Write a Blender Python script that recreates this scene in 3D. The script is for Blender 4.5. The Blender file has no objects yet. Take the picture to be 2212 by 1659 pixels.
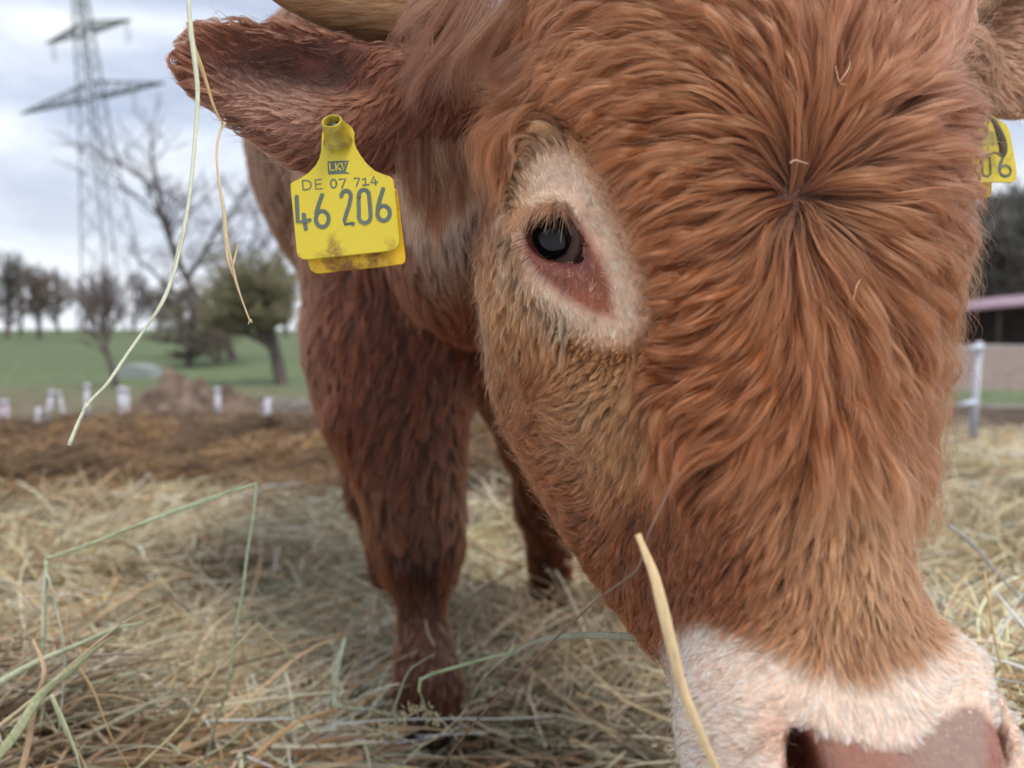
import bpy, math, random, time
import numpy as np
from mathutils import Vector, Matrix, kdtree, noise as mnoise

T0 = time.time()
rng = np.random.default_rng(7)
random.seed(7)
scene = bpy.context.scene
C = scene.collection

# ------------------------------------------------------------------ camera
F_PX, CX, CY = 1662.0, 1106.0, 829.5      # focal length in the units of a 2212 x 1659 frame
PITCH = math.radians(4.8)                 # camera looks slightly down
CAM_H = 0.56
cam_data = bpy.data.cameras.new('camera')
cam = bpy.data.objects.new('camera', cam_data)
C.objects.link(cam)
scene.camera = cam
cam.location = (0, 0, CAM_H)
cam.rotation_euler = (math.radians(90) - PITCH, 0, 0)
cam_data.sensor_width = 36.0
cam_data.lens = 36.0 * F_PX / 2212.0
cam_data.clip_start = 0.01
cam_data.clip_end = 2000
cam_data.dof.use_dof = True
cam_data.dof.focus_distance = 0.405
cam_data.dof.aperture_fstop = cam_data.lens / 4.5
# ------------------------------------------------------------------ light
SUN_EL, SUN_AZ = math.radians(60), math.radians(35)   # azimuth to the right of straight behind the camera
world = bpy.data.worlds.new('World')
scene.world = world
world.use_nodes = True
wn, wl = world.node_tree.nodes, world.node_tree.links
wn.clear()
w_out = wn.new('ShaderNodeOutputWorld')
w_bg = wn.new('ShaderNodeBackground')
w_sky = wn.new('ShaderNodeTexSky')
w_sky.sky_type = 'NISHITA'
w_sky.sun_disc = False
w_sky.sun_elevation = SUN_EL
w_sky.sun_rotation = math.radians(180) - SUN_AZ
w_tc = wn.new('ShaderNodeTexCoord')
w_map = wn.new('ShaderNodeMapping')
w_map.inputs['Scale'].default_value = (1.0, 1.0, 3.6)
w_n1 = wn.new('ShaderNodeTexNoise')
w_n1.inputs['Scale'].default_value = 3.4
w_n1.inputs['Detail'].default_value = 5
w_n1.inputs['Roughness'].default_value = 0.55
w_n1.inputs['Distortion'].default_value = 0.3
w_ramp = wn.new('ShaderNodeValToRGB')     # cloud brightness
e = w_ramp.color_ramp.elements
e[0].position = 0.36; e[0].color = (4.6, 5.3, 6.9, 1)
e[1].position = 0.66; e[1].color = (9.6, 9.9, 10.4, 1)
em = w_ramp.color_ramp.elements.new(0.5); em.color = (6.5, 7.2, 8.6, 1)
w_mix = wn.new('ShaderNodeMixRGB')
w_mix.inputs['Fac'].default_value = 0.9
wl.new(w_tc.outputs['Generated'], w_map.inputs['Vector'])
wl.new(w_map.outputs['Vector'], w_n1.inputs['Vector'])
wl.new(w_n1.outputs['Fac'], w_ramp.inputs['Fac'])
wl.new(w_sky.outputs['Color'], w_mix.inputs['Color1'])
wl.new(w_ramp.outputs['Color'], w_mix.inputs['Color2'])
w_sep = wn.new('ShaderNodeSeparateXYZ')          # the cloud deck thins to bright white towards the horizon
wl.new(w_tc.outputs['Generated'], w_sep.inputs['Vector'])
w_el = wn.new('ShaderNodeMapRange')
w_el.inputs['From Min'].default_value = 0.0; w_el.inputs['From Max'].default_value = 0.22
w_el.inputs['To Min'].default_value = 0.62; w_el.inputs['To Max'].default_value = 0.0
wl.new(w_sep.outputs['Z'], w_el.inputs['Value'])
w_hz = wn.new('ShaderNodeMixRGB'); w_hz.inputs['Color2'].default_value = (9.4, 9.6, 10.0, 1)
wl.new(w_el.outputs['Result'], w_hz.inputs['Fac'])
wl.new(w_mix.outputs['Color'], w_hz.inputs['Color1'])
wl.new(w_hz.outputs['Color'], w_bg.inputs['Color'])
wl.new(w_bg.outputs['Background'], w_out.inputs['Surface'])
w_bg.inputs['Strength'].default_value = 0.1
sun_data = bpy.data.lights.new('sun', 'SUN')
sun_data.energy = 2.1
sun_data.angle = math.radians(18)
sun_data.color = (1.0, 0.93, 0.83)
sun = bpy.data.objects.new('sun', sun_data)
C.objects.link(sun)
_sd = Vector((math.sin(SUN_AZ) * math.cos(SUN_EL), -math.cos(SUN_AZ) * math.cos(SUN_EL), math.sin(SUN_EL)))
sun.rotation_euler = _sd.to_track_quat('Z', 'Y').to_euler()
scene.view_settings.view_transform = 'Standard'
scene.view_settings.look = 'None'
scene.view_settings.exposure = 0.22
scene.view_settings.gamma = 1.0
# ------------------------------------------------------------------ render settings
scene.render.engine = 'CYCLES'
cy = scene.cycles
cy.max_bounces = 6
cy.diffuse_bounces = 3
cy.glossy_bounces = 3
cy.transmission_bounces = 6
cy.transparent_max_bounces = 6
cy.use_denoising = True
cy.sample_clamp_indirect = 4.0
try:
    cy.denoiser = 'OPENIMAGEDENOISE'
except Exception:
    pass

# ------------------------------------------------------------------ helpers: camera-plane measuring
CP, SP = math.cos(PITCH), math.sin(PITCH)

def cam2world(a):
    """(x right, y up, d away from the camera) in metres -> world."""
    a = np.asarray(a, dtype=np.float64)
    x, y, d = a[..., 0], a[..., 1], a[..., 2]
    return np.stack([x, d * CP + y * SP, -d * SP + y * CP + CAM_H], -1)

def world2cam(a):
    a = np.asarray(a, dtype=np.float64)
    x, Y, Z = a[..., 0], a[..., 1], a[..., 2] - CAM_H
    return np.stack([x, Y * SP + Z * CP, Y * CP - Z * SP], -1)

def PC(px, py, d):
    return np.array([(px - CX) / F_PX * d, (CY - py) / F_PX * d, d])

def PW(px, py, d):
    return Vector(cam2world(PC(px, py, d)))

def lin(c):
    return tuple(((v / 255.0) / 12.92 if v / 255.0 <= 0.04045 else ((v / 255.0 + 0.055) / 1.055) ** 2.4) for v in c)

# ------------------------------------------------------------------ helpers: objects and materials
def mesh_obj(name, verts, faces, mat=None, parent=None, smooth=True, loc=None):
    me = bpy.data.meshes.new(name)
    v = np.asarray(verts, dtype=np.float32).reshape(-1, 3)
    if loc is not None:
        v = v - np.asarray(loc, dtype=np.float32)
    if isinstance(faces, np.ndarray):
        k = faces.shape[1]
        me.vertices.add(len(v)); me.vertices.foreach_set('co', v.ravel())
        me.loops.add(faces.size); me.loops.foreach_set('vertex_index', faces.astype(np.int32).ravel())
        me.polygons.add(len(faces))
        me.polygons.foreach_set('loop_start', np.arange(0, faces.size, k, dtype=np.int32))
        me.polygons.foreach_set('loop_total', np.full(len(faces), k, dtype=np.int32))
        me.update(calc_edges=True)
    else:
        me.from_pydata([tuple(map(float, p)) for p in v], [], [tuple(f) for f in faces])
    if smooth:
        me.polygons.foreach_set('use_smooth', np.ones(len(me.polygons), dtype=bool))
    me.validate()
    if mat is not None:
        me.materials.append(mat)
    o = bpy.data.objects.new(name, me)
    C.objects.link(o)
    if loc is not None:
        o.location = tuple(map(float, loc))
    if parent is not None:
        o.parent = parent
        if loc is not None:
            o.location = Vector(tuple(map(float, loc))) - parent.location
        else:
            o.location = -parent.location
    return o

def tag(o, label=None, cat=None, group=None, kind=None):
    if label: o['label'] = label
    if cat: o['category'] = cat
    if group: o['group'] = group
    if kind: o['kind'] = kind
    return o

def empty(name, loc, label=None, cat=None, group=None):
    o = bpy.data.objects.new(name, None)
    o.location = tuple(map(float, loc))
    o.empty_display_size = 0.05
    C.objects.link(o)
    return tag(o, label, cat, group)

def principled(name, color=(0.5, 0.5, 0.5), rough=0.6, spec=0.3, **kw):
    m = bpy.data.materials.new(name)
    m.use_nodes = True
    b = m.node_tree.nodes['Principled BSDF']
    b.inputs['Base Color'].default_value = (*color, 1)
    b.inputs['Roughness'].default_value = rough
    b.inputs['Specular IOR Level'].default_value = spec
    for k, v in kw.items():
        b.inputs[k].default_value = v
    return m

def noise_mat(name, stops, scale=5.0, detail=6, rough=0.8, coords='Object', bump=0.0, bump_scale=None, spec=0.2, stretch=None, rgh=0.6):
    """Principled surface whose base colour is a noise run through colour stops [(pos, rgb linear)]."""
    m = principled(name, rough=rough, spec=spec)
    nt = m.node_tree
    n, l = nt.nodes, nt.links
    b = n['Principled BSDF']
    tc = n.new('ShaderNodeTexCoord')
    src = tc.outputs[coords]
    if stretch:
        mp = n.new('ShaderNodeMapping'); mp.inputs['Scale'].default_value = stretch
        l.new(src, mp.inputs['Vector']); src = mp.outputs['Vector']
    t = n.new('ShaderNodeTexNoise')
    t.inputs['Scale'].default_value = scale
    t.inputs['Detail'].default_value = detail
    t.inputs['Roughness'].default_value = rgh
    l.new(src, t.inputs['Vector'])
    r = n.new('ShaderNodeValToRGB')
    el = r.color_ramp.elements
    while len(el) < len(stops):
        el.new(0.5)
    for i, (p, c) in enumerate(stops):
        el[i].position = p; el[i].color = (*c, 1)
    l.new(t.outputs['Fac'], r.inputs['Fac'])
    l.new(r.outputs['Color'], b.inputs['Base Color'])
    if bump:
        t2 = n.new('ShaderNodeTexNoise')
        t2.inputs['Scale'].default_value = bump_scale or scale * 3
        t2.inputs['Detail'].default_value = 5
        l.new(src, t2.inputs['Vector'])
        bp = n.new('ShaderNodeBump')
        bp.inputs['Strength'].default_value = bump
        bp.inputs['Distance'].default_value = 0.02
        l.new(t2.outputs['Fac'], bp.inputs['Height'])
        l.new(bp.outputs['Normal'], b.inputs['Normal'])
    return m

def curves_obj(name, pts, rad, col, mat, parent=None, loc=None, root=None):
    """pts (N,K,3) world, rad (N,K), col (N,3) -> one hair-curves object with a colour per strand."""
    N, K, _ = pts.shape
    cd = bpy.data.hair_curves.new(name)
    cd.add_curves([K] * N)
    p = pts.reshape(-1, 3).astype(np.float32)
    if loc is not None:
        p = p - np.asarray(loc, dtype=np.float32)
    cd.attributes['position'].data.foreach_set('vector', p.ravel())
    ra = cd.attributes.get('radius') or cd.attributes.new('radius', 'FLOAT', 'POINT')
    ra.data.foreach_set('value', rad.reshape(-1).astype(np.float32))
    ca = cd.attributes.new('tint', 'FLOAT_COLOR', 'CURVE')
    c4 = np.ones((N, 4), dtype=np.float32); c4[:, :3] = col
    ca.data.foreach_set('color', c4.ravel())
    rt_ = cd.attributes.new('root_shade', 'FLOAT', 'CURVE')
    rt_.data.foreach_set('value', (np.full(N, .6) if root is None else root).astype(np.float32))
    cd.materials.append(mat)
    o = bpy.data.objects.new(name, cd)
    C.objects.link(o)
    if parent is not None:
        o.parent = parent
        base = Vector(tuple(map(float, loc))) if loc is not None else Vector((0, 0, 0))
        o.location = base - parent.location
    elif loc is not None:
        o.location = tuple(map(float, loc))
    return o

def tube(path, radii, n=8, flat=1.0, cap=True, twist=0.0, up=(0, 0, 1)):
    """swept tube along a path (world points); flat < 1 squashes it in one direction."""
    P = [Vector(p) for p in path]
    vs, fs = [], []
    prev = None
    for i, p in enumerate(P):
        t = (P[min(i + 1, len(P) - 1)] - P[max(i - 1, 0)]).normalized()
        if prev is None:
            a = Vector(up).cross(t)
            if a.length < 1e-3: a = Vector((1, 0, 0)).cross(t)
            a.normalize()
        else:
            a = (prev - t * prev.dot(t))
            a.normalize()
        prev = a
        b = t.cross(a)
        r = radii[i] if hasattr(radii, '__len__') else radii
        tw = twist * i / max(1, len(P) - 1)
        for k in range(n):
            an = 2 * math.pi * k / n
            u, w = math.cos(an) * r, math.sin(an) * r * flat
            uu = u * math.cos(tw) - w * math.sin(tw); ww = u * math.sin(tw) + w * math.cos(tw)
            vs.append(p + a * uu + b * ww)
    for i in range(len(P) - 1):
        for k in range(n):
            k2 = (k + 1) % n
            fs.append((i * n + k, i * n + k2, (i + 1) * n + k2, (i + 1) * n + k))
    if cap:
        fs.append(tuple(range(n))[::-1]); fs.append(tuple((len(P) - 1) * n + k for k in range(n)))
    return vs, fs

class MB:
    """collects pieces that belong to ONE object"""
    def __init__(s): s.v, s.f = [], []
    def add(s, vf):
        o = len(s.v); s.v += [tuple(p) for p in vf[0]]; s.f += [tuple(i + o for i in f) for f in vf[1]]; return s
    def box(s, c, size, rot=None):
        x, y, z = [k / 2 for k in size]
        vs = [Vector((sx * x, sy * y, sz * z)) for sx in (-1, 1) for sy in (-1, 1) for sz in (-1, 1)]
        if rot is not None: vs = [rot @ v for v in vs]
        vs = [v + Vector(c) for v in vs]
        return s.add((vs, [(0, 1, 3, 2), (4, 6, 7, 5), (0, 4, 5, 1), (2, 3, 7, 6), (0, 2, 6, 4), (1, 5, 7, 3)]))
    def bar(s, a, b, r, n=5, r2=None):
        return s.add(tube([a, b], [r, r if r2 is None else r2], n))
    def build(s, name, mat, parent=None, smooth=False):
        return mesh_obj(name, s.v, s.f, mat, parent, smooth)

def smooth_path(pts, n):
    """Catmull-Rom through pts (array M,3) resampled to n points"""
    P = np.asarray(pts, dtype=float)
    P = np.vstack([2 * P[0] - P[1], P, 2 * P[-1] - P[-2]])
    M = len(P) - 3
    out = []
    for u in np.linspace(0, M - 1e-6, n):
        i = int(u); t = u - i
        p0, p1, p2, p3 = P[i:i + 4]
        out.append(0.5 * ((2 * p1) + (-p0 + p2) * t + (2 * p0 - 5 * p1 + 4 * p2 - p3) * t * t + (-p0 + 3 * p1 - 3 * p2 + p3) * t ** 3))
    return np.array(out)
# ================================================================== THE COW: one continuous body from a distance field
def axis(segs):
    out = []
    for a, b, h in segs:
        n = max(1, int(round((b - a) / h)))
        out.append(np.linspace(a, b, n, endpoint=False))
    out.append(np.array([segs[-1][1]]))
    return np.concatenate(out).astype(np.float32)

GX = axis([(-0.62, -0.22, .011), (-0.22, 0.0, .0042), (0.0, 0.055, .0018), (0.055, 0.36, .0036), (0.36, 0.44, .008)])
GY = axis([(-0.52, -0.26, .010), (-0.26, 0.03, .0038), (0.03, 0.10, .0018), (0.10, 0.27, .0038), (0.27, 0.60, .010)])
GD = axis([(0.25, 0.365, .0035), (0.365, 0.405, .0018), (0.405, 0.60, .0042), (0.60, 1.2, .011), (1.2, 2.5, .016)])
FIELD = np.full((len(GX), len(GY), len(GD)), 0.25, dtype=np.float32)

def window(lo, hi, m=0.07):
    s = []
    for g, a, b in ((GX, lo[0], hi[0]), (GY, lo[1], hi[1]), (GD, lo[2], hi[2])):
        i = max(0, int(np.searchsorted(g, a - m)) - 1); j = min(len(g), int(np.searchsorted(g, b + m)) + 1)
        s.append(slice(i, j))
    return tuple(s)

def smin(a, b, k):
    h = np.clip(k - np.abs(a - b), 0, None) / k
    return np.minimum(a, b) - h * h * k * 0.25

def sample_field(p):
    """trilinear value of FIELD at camera-space points"""
    ii, tt = [], []
    for d, g in ((0, GX), (1, GY), (2, GD)):
        x = np.clip(p[:, d], g[0], g[-1] - 1e-5)
        i = np.clip(np.searchsorted(g, x, side='right') - 1, 0, len(g) - 2)
        ii.append(i); tt.append((x - g[i]) / (g[i + 1] - g[i]))
    out = 0
    for a in (0, 1):
        for b in (0, 1):
            for c in (0, 1):
                w = (tt[0] if a else 1 - tt[0]) * (tt[1] if b else 1 - tt[1]) * (tt[2] if c else 1 - tt[2])
                out = out + w * FIELD[ii[0] + a, ii[1] + b, ii[2] + c]
    return out

class Field:
    """the same list of shapes can be laid on the grid and asked at loose points"""
    def __init__(s): s.prims = []
    def add(s, fn, lo, hi, k=0.02, op='add', m=0.07):
        s.prims.append((fn, np.array(lo), np.array(hi), k, op))
        w = window(lo, hi, m)
        X = GX[w[0]][:, None, None]; Y = GY[w[1]][None, :, None]; D = GD[w[2]][None, None, :]
        v = fn(X, Y, D).astype(np.float32)
        cur = FIELD[w]
        if op == 'add': FIELD[w] = smin(cur, v, k)
        else: FIELD[w] = -smin(-cur, v, k)
    def ask(s, p):
        out = np.full(len(p), 0.25)
        for fn, lo, hi, k, op in s.prims:
            v = fn(p[:, 0], p[:, 1], p[:, 2])
            out = smin(out, v, k) if op == 'add' else -smin(-out, v, k)
        return out

def ellipsoid(c, r, rot=None):
    c = np.asarray(c); r = np.asarray(r, dtype=float)
    R = np.eye(3) if rot is None else np.array(rot)
    def fn(X, Y, D):
        a, b, e = X - c[0], Y - c[1], D - c[2]
        q = [R[i, 0] * a + R[i, 1] * b + R[i, 2] * e for i in range(3)]
        k0 = np.sqrt(sum((q[i] / r[i]) ** 2 for i in range(3))) + 1e-9
        k1 = np.sqrt(sum((q[i] / r[i] ** 2) ** 2 for i in range(3))) + 1e-9
        return k0 * (k0 - 1) / k1
    m = r.max()
    return fn, c - m, c + m

def capsule(a, b, ra, rb):
    a = np.asarray(a); b = np.asarray(b)
    ab = b - a; L2 = float(ab @ ab)
    def fn(X, Y, D):
        t = np.clip(((X - a[0]) * ab[0] + (Y - a[1]) * ab[1] + (D - a[2]) * ab[2]) / L2, 0, 1)
        dx, dy, dd = X - a[0] - t * ab[0], Y - a[1] - t * ab[1], D - a[2] - t * ab[2]
        return np.sqrt(dx * dx + dy * dy + dd * dd) - (ra + (rb - ra) * t)
    m = max(ra, rb)
    return fn, np.minimum(a, b) - m, np.maximum(a, b) + m

def chain(F, pts, k=0.03):
    """pts: (px, py, depth, radius) joints of a limb"""
    for (x0, y0, d0, r0), (x1, y1, d1, r1) in zip(pts[:-1], pts[1:]):
        F.add(*capsule(PC(x0, y0, d0), PC(x1, y1, d1), r0, r1), k=k)

def loft(st):
    """stations (py, left px, right px, middle depth, front reach, back reach)"""
    Y, cx, rx, cd, rf, rb = [], [], [], [], [], []
    for py, xl, xr, d, f, b in st:
        Y.append((CY - py) / F_PX * d); cx.append(((xl + xr) / 2 - CX) / F_PX * d); rx.append((xr - xl) / 2 / F_PX * d)
        cd.append(d); rf.append(f); rb.append(b)
    A = [np.array(v)[::-1] for v in (Y, cx, rx, cd, rf, rb)]
    # resample smoothly
    ys = np.linspace(A[0][0], A[0][-1], 160)
    B = []
    for v in A[1:]:
        q = np.interp(ys, A[0], v)
        ker = np.hanning(15); ker /= ker.sum()
        B.append(np.convolve(np.pad(q, 7, mode='edge'), ker, 'valid'))
    def fn(X, Yv, D):
        a, b, c, f, r = [np.interp(Yv, ys, v) for v in B]
        dd = D - c
        rd = np.where(dd < 0, f, r)
        n = 2.25
        qx, qd = np.abs((X - a) / b), np.abs(dd / rd)
        k0 = (qx ** n + qd ** n) ** (1 / n) + 1e-6
        k1 = np.sqrt((qx / b) ** 2 + (qd / rd) ** 2) + 1e-6
        s = (k0 - 1) * np.minimum(k0 / k1, 0.2)
        cap = np.maximum(ys[0] - Yv, Yv - ys[-1])
        return np.where(cap > 0, np.sqrt(np.maximum(s, 0) ** 2 + cap ** 2), s)
    lo = [(A[1] - A[2]).min(), ys[0], (A[3] - A[4]).min()]
    hi = [(A[1] + A[2]).max(), ys[-1], (A[3] + A[5]).max()]
    return fn, lo, hi

def poly2d(pts):
    P = np.array(pts, dtype=float)
    def fn(x, y):
        x, y = np.broadcast_arrays(x, y)
        d = np.full(x.shape, 1e9); s = np.ones(x.shape)
        n = len(P); j = n - 1
        for i in range(n):
            e = P[j] - P[i]; wx = x - P[i, 0]; wy = y - P[i, 1]
            t = np.clip((wx * e[0] + wy * e[1]) / (e @ e), 0, 1)
            bx = wx - e[0] * t; by = wy - e[1] * t
            d = np.minimum(d, bx * bx + by * by)
            c1 = y >= P[i, 1]; c2 = y < P[j, 1]; c3 = e[0] * wy > e[1] * wx
            s = np.where((c1 & c2 & c3) | (~c1 & ~c2 & ~c3), -s, s)
            j = i
        return s * np.sqrt(d)
    return fn

def slab(poly_px, d_of, thick, rnd=0.004, dmin=.3, dmax=.7, dn=.44):
    """leaf with the outline poly_px (frame units read at depth dn), its middle sheet at depth d_of(px,py), given thickness"""
    pts = [((x - CX) / F_PX * dn, (CY - y) / F_PX * dn) for x, y in poly_px]
    pf = poly2d(pts)
    def fn(X, Y, D):
        u, v = X + 0 * Y, Y + 0 * X
        a = pf(u[..., 0] if u.ndim == 3 else u, v[..., 0] if v.ndim == 3 else v)
        px, py = CX + u / dn * F_PX, CY - v / dn * F_PX
        if u.ndim == 3: a = a[..., None]
        c = d_of(px, py)
        th = thick * np.clip(0.35 + 0.65 * np.clip(-a / 0.02, 0, 1), 0.35, 1)
        b = np.abs(D - c) * 0.9 - th
        a2, b2 = a + rnd, b + rnd
        return np.minimum(np.maximum(a2, b2), 0) + np.sqrt(np.maximum(a2, 0) ** 2 + np.maximum(b2, 0) ** 2) - rnd
    q = np.array(pts)
    return fn, [q[:, 0].min(), q[:, 1].min(), dmin], [q[:, 0].max(), q[:, 1].max(), dmax]

HEAD, EAR, BODY = Field(), Field(), Field()
# --- neck, trunk and legs
BODY.add(*capsule(PC(1430, 430, .58), PC(1180, 420, .86), .10, .17), k=.05)
BODY.add(*capsule(PC(1190, 470, .56), PC(1060, 520, .70), .055, .095), k=.05)
BODY.add(*ellipsoid(PC(1000, 470, 1.05), (.215, .26, .22)), k=.08)
BODY.add(*ellipsoid(PC(880, 400, 1.62), (.265, .30, .62)), k=.08)
chain(BODY, [(880, 560, 1.0, .13), (850, 760, .98, .105), (855, 880, .97, .085), (884, 1000, .96, .062), (897, 1100, .96, .052),
             (903, 1165, .96, .048), (906, 1215, .96, .040), (910, 1275, .96, .024), (914, 1370, .96, .025), (920, 1440, .96, .031), (926, 1490, .955, .035), (936, 1535, .945, .029)], k=.03)
chain(BODY, [(1130, 760, 1.12, .10), (1160, 950, 1.24, .055), (1180, 1090, 1.36, .050), (1186, 1200, 1.42, .036), (1192, 1300, 1.47, .040), (1196, 1340, 1.5, .040)], k=.03)
chain(BODY, [(840, 560, 1.75, .20), (775, 700, 1.60, .105), (796, 900, 1.55, .066), (812, 1050, 1.55, .055), (850, 1200, 1.55, .04), (860, 1295, 1.52, .045)], k=.05)
chain(BODY, [(1120, 540, 2.1, .2), (1150, 760, 2.1, .10), (1180, 920, 2.15, .055), (1190, 1100, 2.15, .045)], k=.05)
# --- head
HEAD.add(*loft([(-260, 1330, 1790, .46, .05, .06), (-120, 1220, 1880, .46, .075, .08), (0, 1180, 1925, .455, .085, .09), (150, 1160, 1950, .45, .095, .10),
                (300, 1150, 1958, .445, .10, .10), (430, 1145, 1958, .44, .10, .10), (550, 1145, 1948, .43, .095, .10), (700, 1185, 1915, .42, .085, .10),
                (850, 1245, 1875, .41, .078, .09), (1000, 1340, 1862, .395, .07, .08), (1150, 1410, 1890, .38, .064, .07), (1300, 1455, 1945, .37, .062, .06),
                (1420, 1475, 2020, .36, .062, .055), (1520, 1482, 2080, .355, .060, .055), (1620, 1484, 2100, .35, .055, .055), (1750, 1500, 2110, .345, .05, .055),
                (1850, 1540, 2100, .345, .038, .05), (1950, 1650, 2050, .345, .02, .03)]), k=.02)
chain(HEAD, [(1330, 470, .50, .052), (1310, 640, .49, .056), (1305, 780, .475, .060), (1375, 930, .46, .056), (1455, 1080, .44, .050), (1515, 1180, .42, .043),
             (1600, 1270, .405, .036), (1660, 1400, .395, .036), (1690, 1600, .385, .040)], k=.03)
chain(HEAD, [(1820, 500, .52, .05), (1760, 800, .49, .05), (1700, 1050, .46, .045), (1700, 1200, .43, .04)], k=.03)
# brow, cheek bone, bulge of the eye
chain(HEAD, [(1150, 395, .415, .017), (1230, 380, .398, .019), (1300, 490, .385, .018), (1350, 640, .375, .016), (1400, 760, .37, .014)], k=.03)
chain(HEAD, [(1120, 600, .435, .018), (1190, 690, .412, .020), (1290, 780, .40, .020), (1390, 900, .39, .018), (1440, 1050, .385, .014)], k=.03)
HEAD.add(*ellipsoid(PC(1207, 526, .409), (.031, .028, .0265)), k=.014)
# muzzle: nostril rims, lip
HEAD.add(*ellipsoid(PC(1665, 1580, .325), (.036, .034, .034)), k=.025)
HEAD.add(*ellipsoid(PC(1752, 1620, .308), (.013, .028, .014)), k=.012)
HEAD.add(*ellipsoid(PC(2070, 1560, .335), (.018, .036, .03)), k=.02)
HEAD.add(*ellipsoid(PC(1930, 1640, .320), (.042, .022, .03)), k=.02)
# openings
HEAD.add(*ellipsoid(PC(1719, 1632, .306), (.0062, .0170, .030), [[.96, .28, 0], [-.28, .96, 0], [0, 0, 1]]), k=.010, op='cut', m=.02)
HEAD.add(*ellipsoid(PC(2135, 1555, .322), (.0062, .018, .026), [[.98, -.2, 0], [.2, .98, 0], [0, 0, 1]]), k=.009, op='cut', m=.02)
LIDPAD = 1.12
def surf(px, py, d0=.25, d1=.6):
    d = np.arange(d0, d1, .0008)
    P = np.stack([(px - CX) / F_PX * d, (CY - py) / F_PX * d, d], 1)
    f = sample_field(P)
    i = int(np.argmax(f < 0)) if (f < 0).any() else -1
    return P[i] if i >= 0 else None
def ridge(pts, r, sink, k=.004):
    P = [surf(*p) for p in pts]
    P = [p + np.array([0, 0, sink]) for p in P if p is not None]
    for a, b in zip(P[:-1], P[1:]):
        HEAD.add(*capsule(a, b, r, r), k=k)
LID = [(1143, 507), (1153, 486), (1172, 470), (1196, 464), (1224, 478), (1250, 515), (1274, 556), (1284, 580), (1244, 582), (1205, 573), (1172, 556), (1152, 534)]
_lc = (1206, 524)
ridge([(_lc[0] + (x - _lc[0]) * 1.16, _lc[1] + (y - _lc[1]) * 1.16) for x, y in LID + LID[:1]], .0030, .0012)
ridge([(1118, 520), (1124, 480), (1150, 448), (1190, 436), (1232, 450), (1268, 500), (1292, 556)], .0034, .0014, .005)
ridge([(1128, 560), (1158, 602), (1205, 632), (1262, 660), (1312, 690)], .0040, .0022, .008)
LID = [(1208 + (x - 1208) * LIDPAD, 524 + (y - 524) * LIDPAD) for x, y in LID]
HEAD.add(*slab(LID, lambda x, y: .372 + 0 * x, .0345, .001, dmin=.35, dmax=.40, dn=.386), k=.003, op='cut', m=.015)
# --- ears
def ear_depth(px, py):
    u = (px - 400) / 520.0
    hollow = np.exp(-(((px - 640) / 190.0) ** 2 + ((py - 165) / 70.0) ** 2))
    return .405 + .055 * np.clip(u, -.2, 1.3) + .030 * hollow - .006 * np.sin((py - 60) / 60.0)
EARP = [(985, 95), (900, 100), (800, 80), (700, 66), (610, 62), (540, 74), (470, 92), (435, 135), (418, 190), (440, 232), (500, 272), (570, 325), (640, 368), (720, 374), (790, 366), (850, 345), (920, 312), (1010, 270)]
EAR.add(*slab(EARP, ear_depth, .0085, .004, dmin=.40, dmax=.50, dn=.44), k=.02)
EAR.add(*ellipsoid(PC(950, 225, .490), (.042, .038, .03)), k=.03)
EARP2 = [(2020, 90), (2090, 0), (2170, -50), (2290, -70), (2400, 0), (2380, 110), (2290, 200), (2215, 258), (2150, 262), (2080, 235), (2020, 190)]
EAR.add(*slab(EARP2, lambda x, y: .555 + .012 * np.cos((y - 100) / 90.0) + 0 * x, .009, .004, dmin=.53, dmax=.59, dn=.56), k=.02)
EAR.add(*ellipsoid(PC(1990, 150, .55), (.045, .035, .04)), k=.03)

def surface_nets():
    f = FIELD
    ins = f < 0
    c = np.zeros(tuple(n - 1 for n in f.shape), dtype=np.uint8)
    for i in (0, 1):
        for j in (0, 1):
            for k in (0, 1):
                c += ins[i:f.shape[0] - 1 + i, j:f.shape[1] - 1 + j, k:f.shape[2] - 1 + k]
    act = (c > 0) & (c < 8)
    idx = np.full(act.shape, -1, dtype=np.int32)
    I, J, K = np.nonzero(act)
    idx[I, J, K] = np.arange(len(I))
    acc = np.zeros((len(I), 3)); cnt = np.zeros(len(I))
    cor = [(i, j, k) for i in (0, 1) for j in (0, 1) for k in (0, 1)]
    val = {q: f[I + q[0], J + q[1], K + q[2]].astype(float) for q in cor}
    for a in cor:
        for ax in range(3):
            if a[ax]: continue
            b = list(a); b[ax] = 1; b = tuple(b)
            fa, fb = val[a], val[b]
            m = (fa < 0) != (fb < 0)
            t = np.where(m, fa / np.where(m, fa - fb, 1), 0)
            P = []
            for d, g, base in ((0, GX, I), (1, GY, J), (2, GD, K)):
                pa = g[base + a[d]]; pb = g[base + b[d]]
                P.append(pa + (pb - pa) * t)
            acc += np.where(m[:, None], np.stack(P, 1), 0); cnt += m
    v = acc / cnt[:, None]
    quads = []
    sh = act.shape
    for ax in range(3):
        o1, o2 = [(1, 2), (2, 0), (0, 1)][ax]
        s0 = [slice(1, -1)] * 3; s1 = [slice(1, -1)] * 3
        s0[ax] = slice(0, -1); s1[ax] = slice(1, None)
        A = ins[tuple(s0)]; B = ins[tuple(s1)]
        for flip in (False, True):
            m = (A & ~B) if not flip else (~A & B)
            q = np.argwhere(m)
            g = q.copy()
            for d in range(3):
                if d != ax: g[:, d] += 1
            def cell(da, db):
                h = g.copy(); h[:, o1] -= da; h[:, o2] -= db
                return idx[h[:, 0], h[:, 1], h[:, 2]]
            r = [cell(1, 1), cell(0, 1), cell(0, 0), cell(1, 0)]
            if flip: r = r[::-1]
            quads.append(np.stack(r, 1))
    q = np.concatenate(quads)
    q = q[(q >= 0).all(1)]
    return v, q

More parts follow.
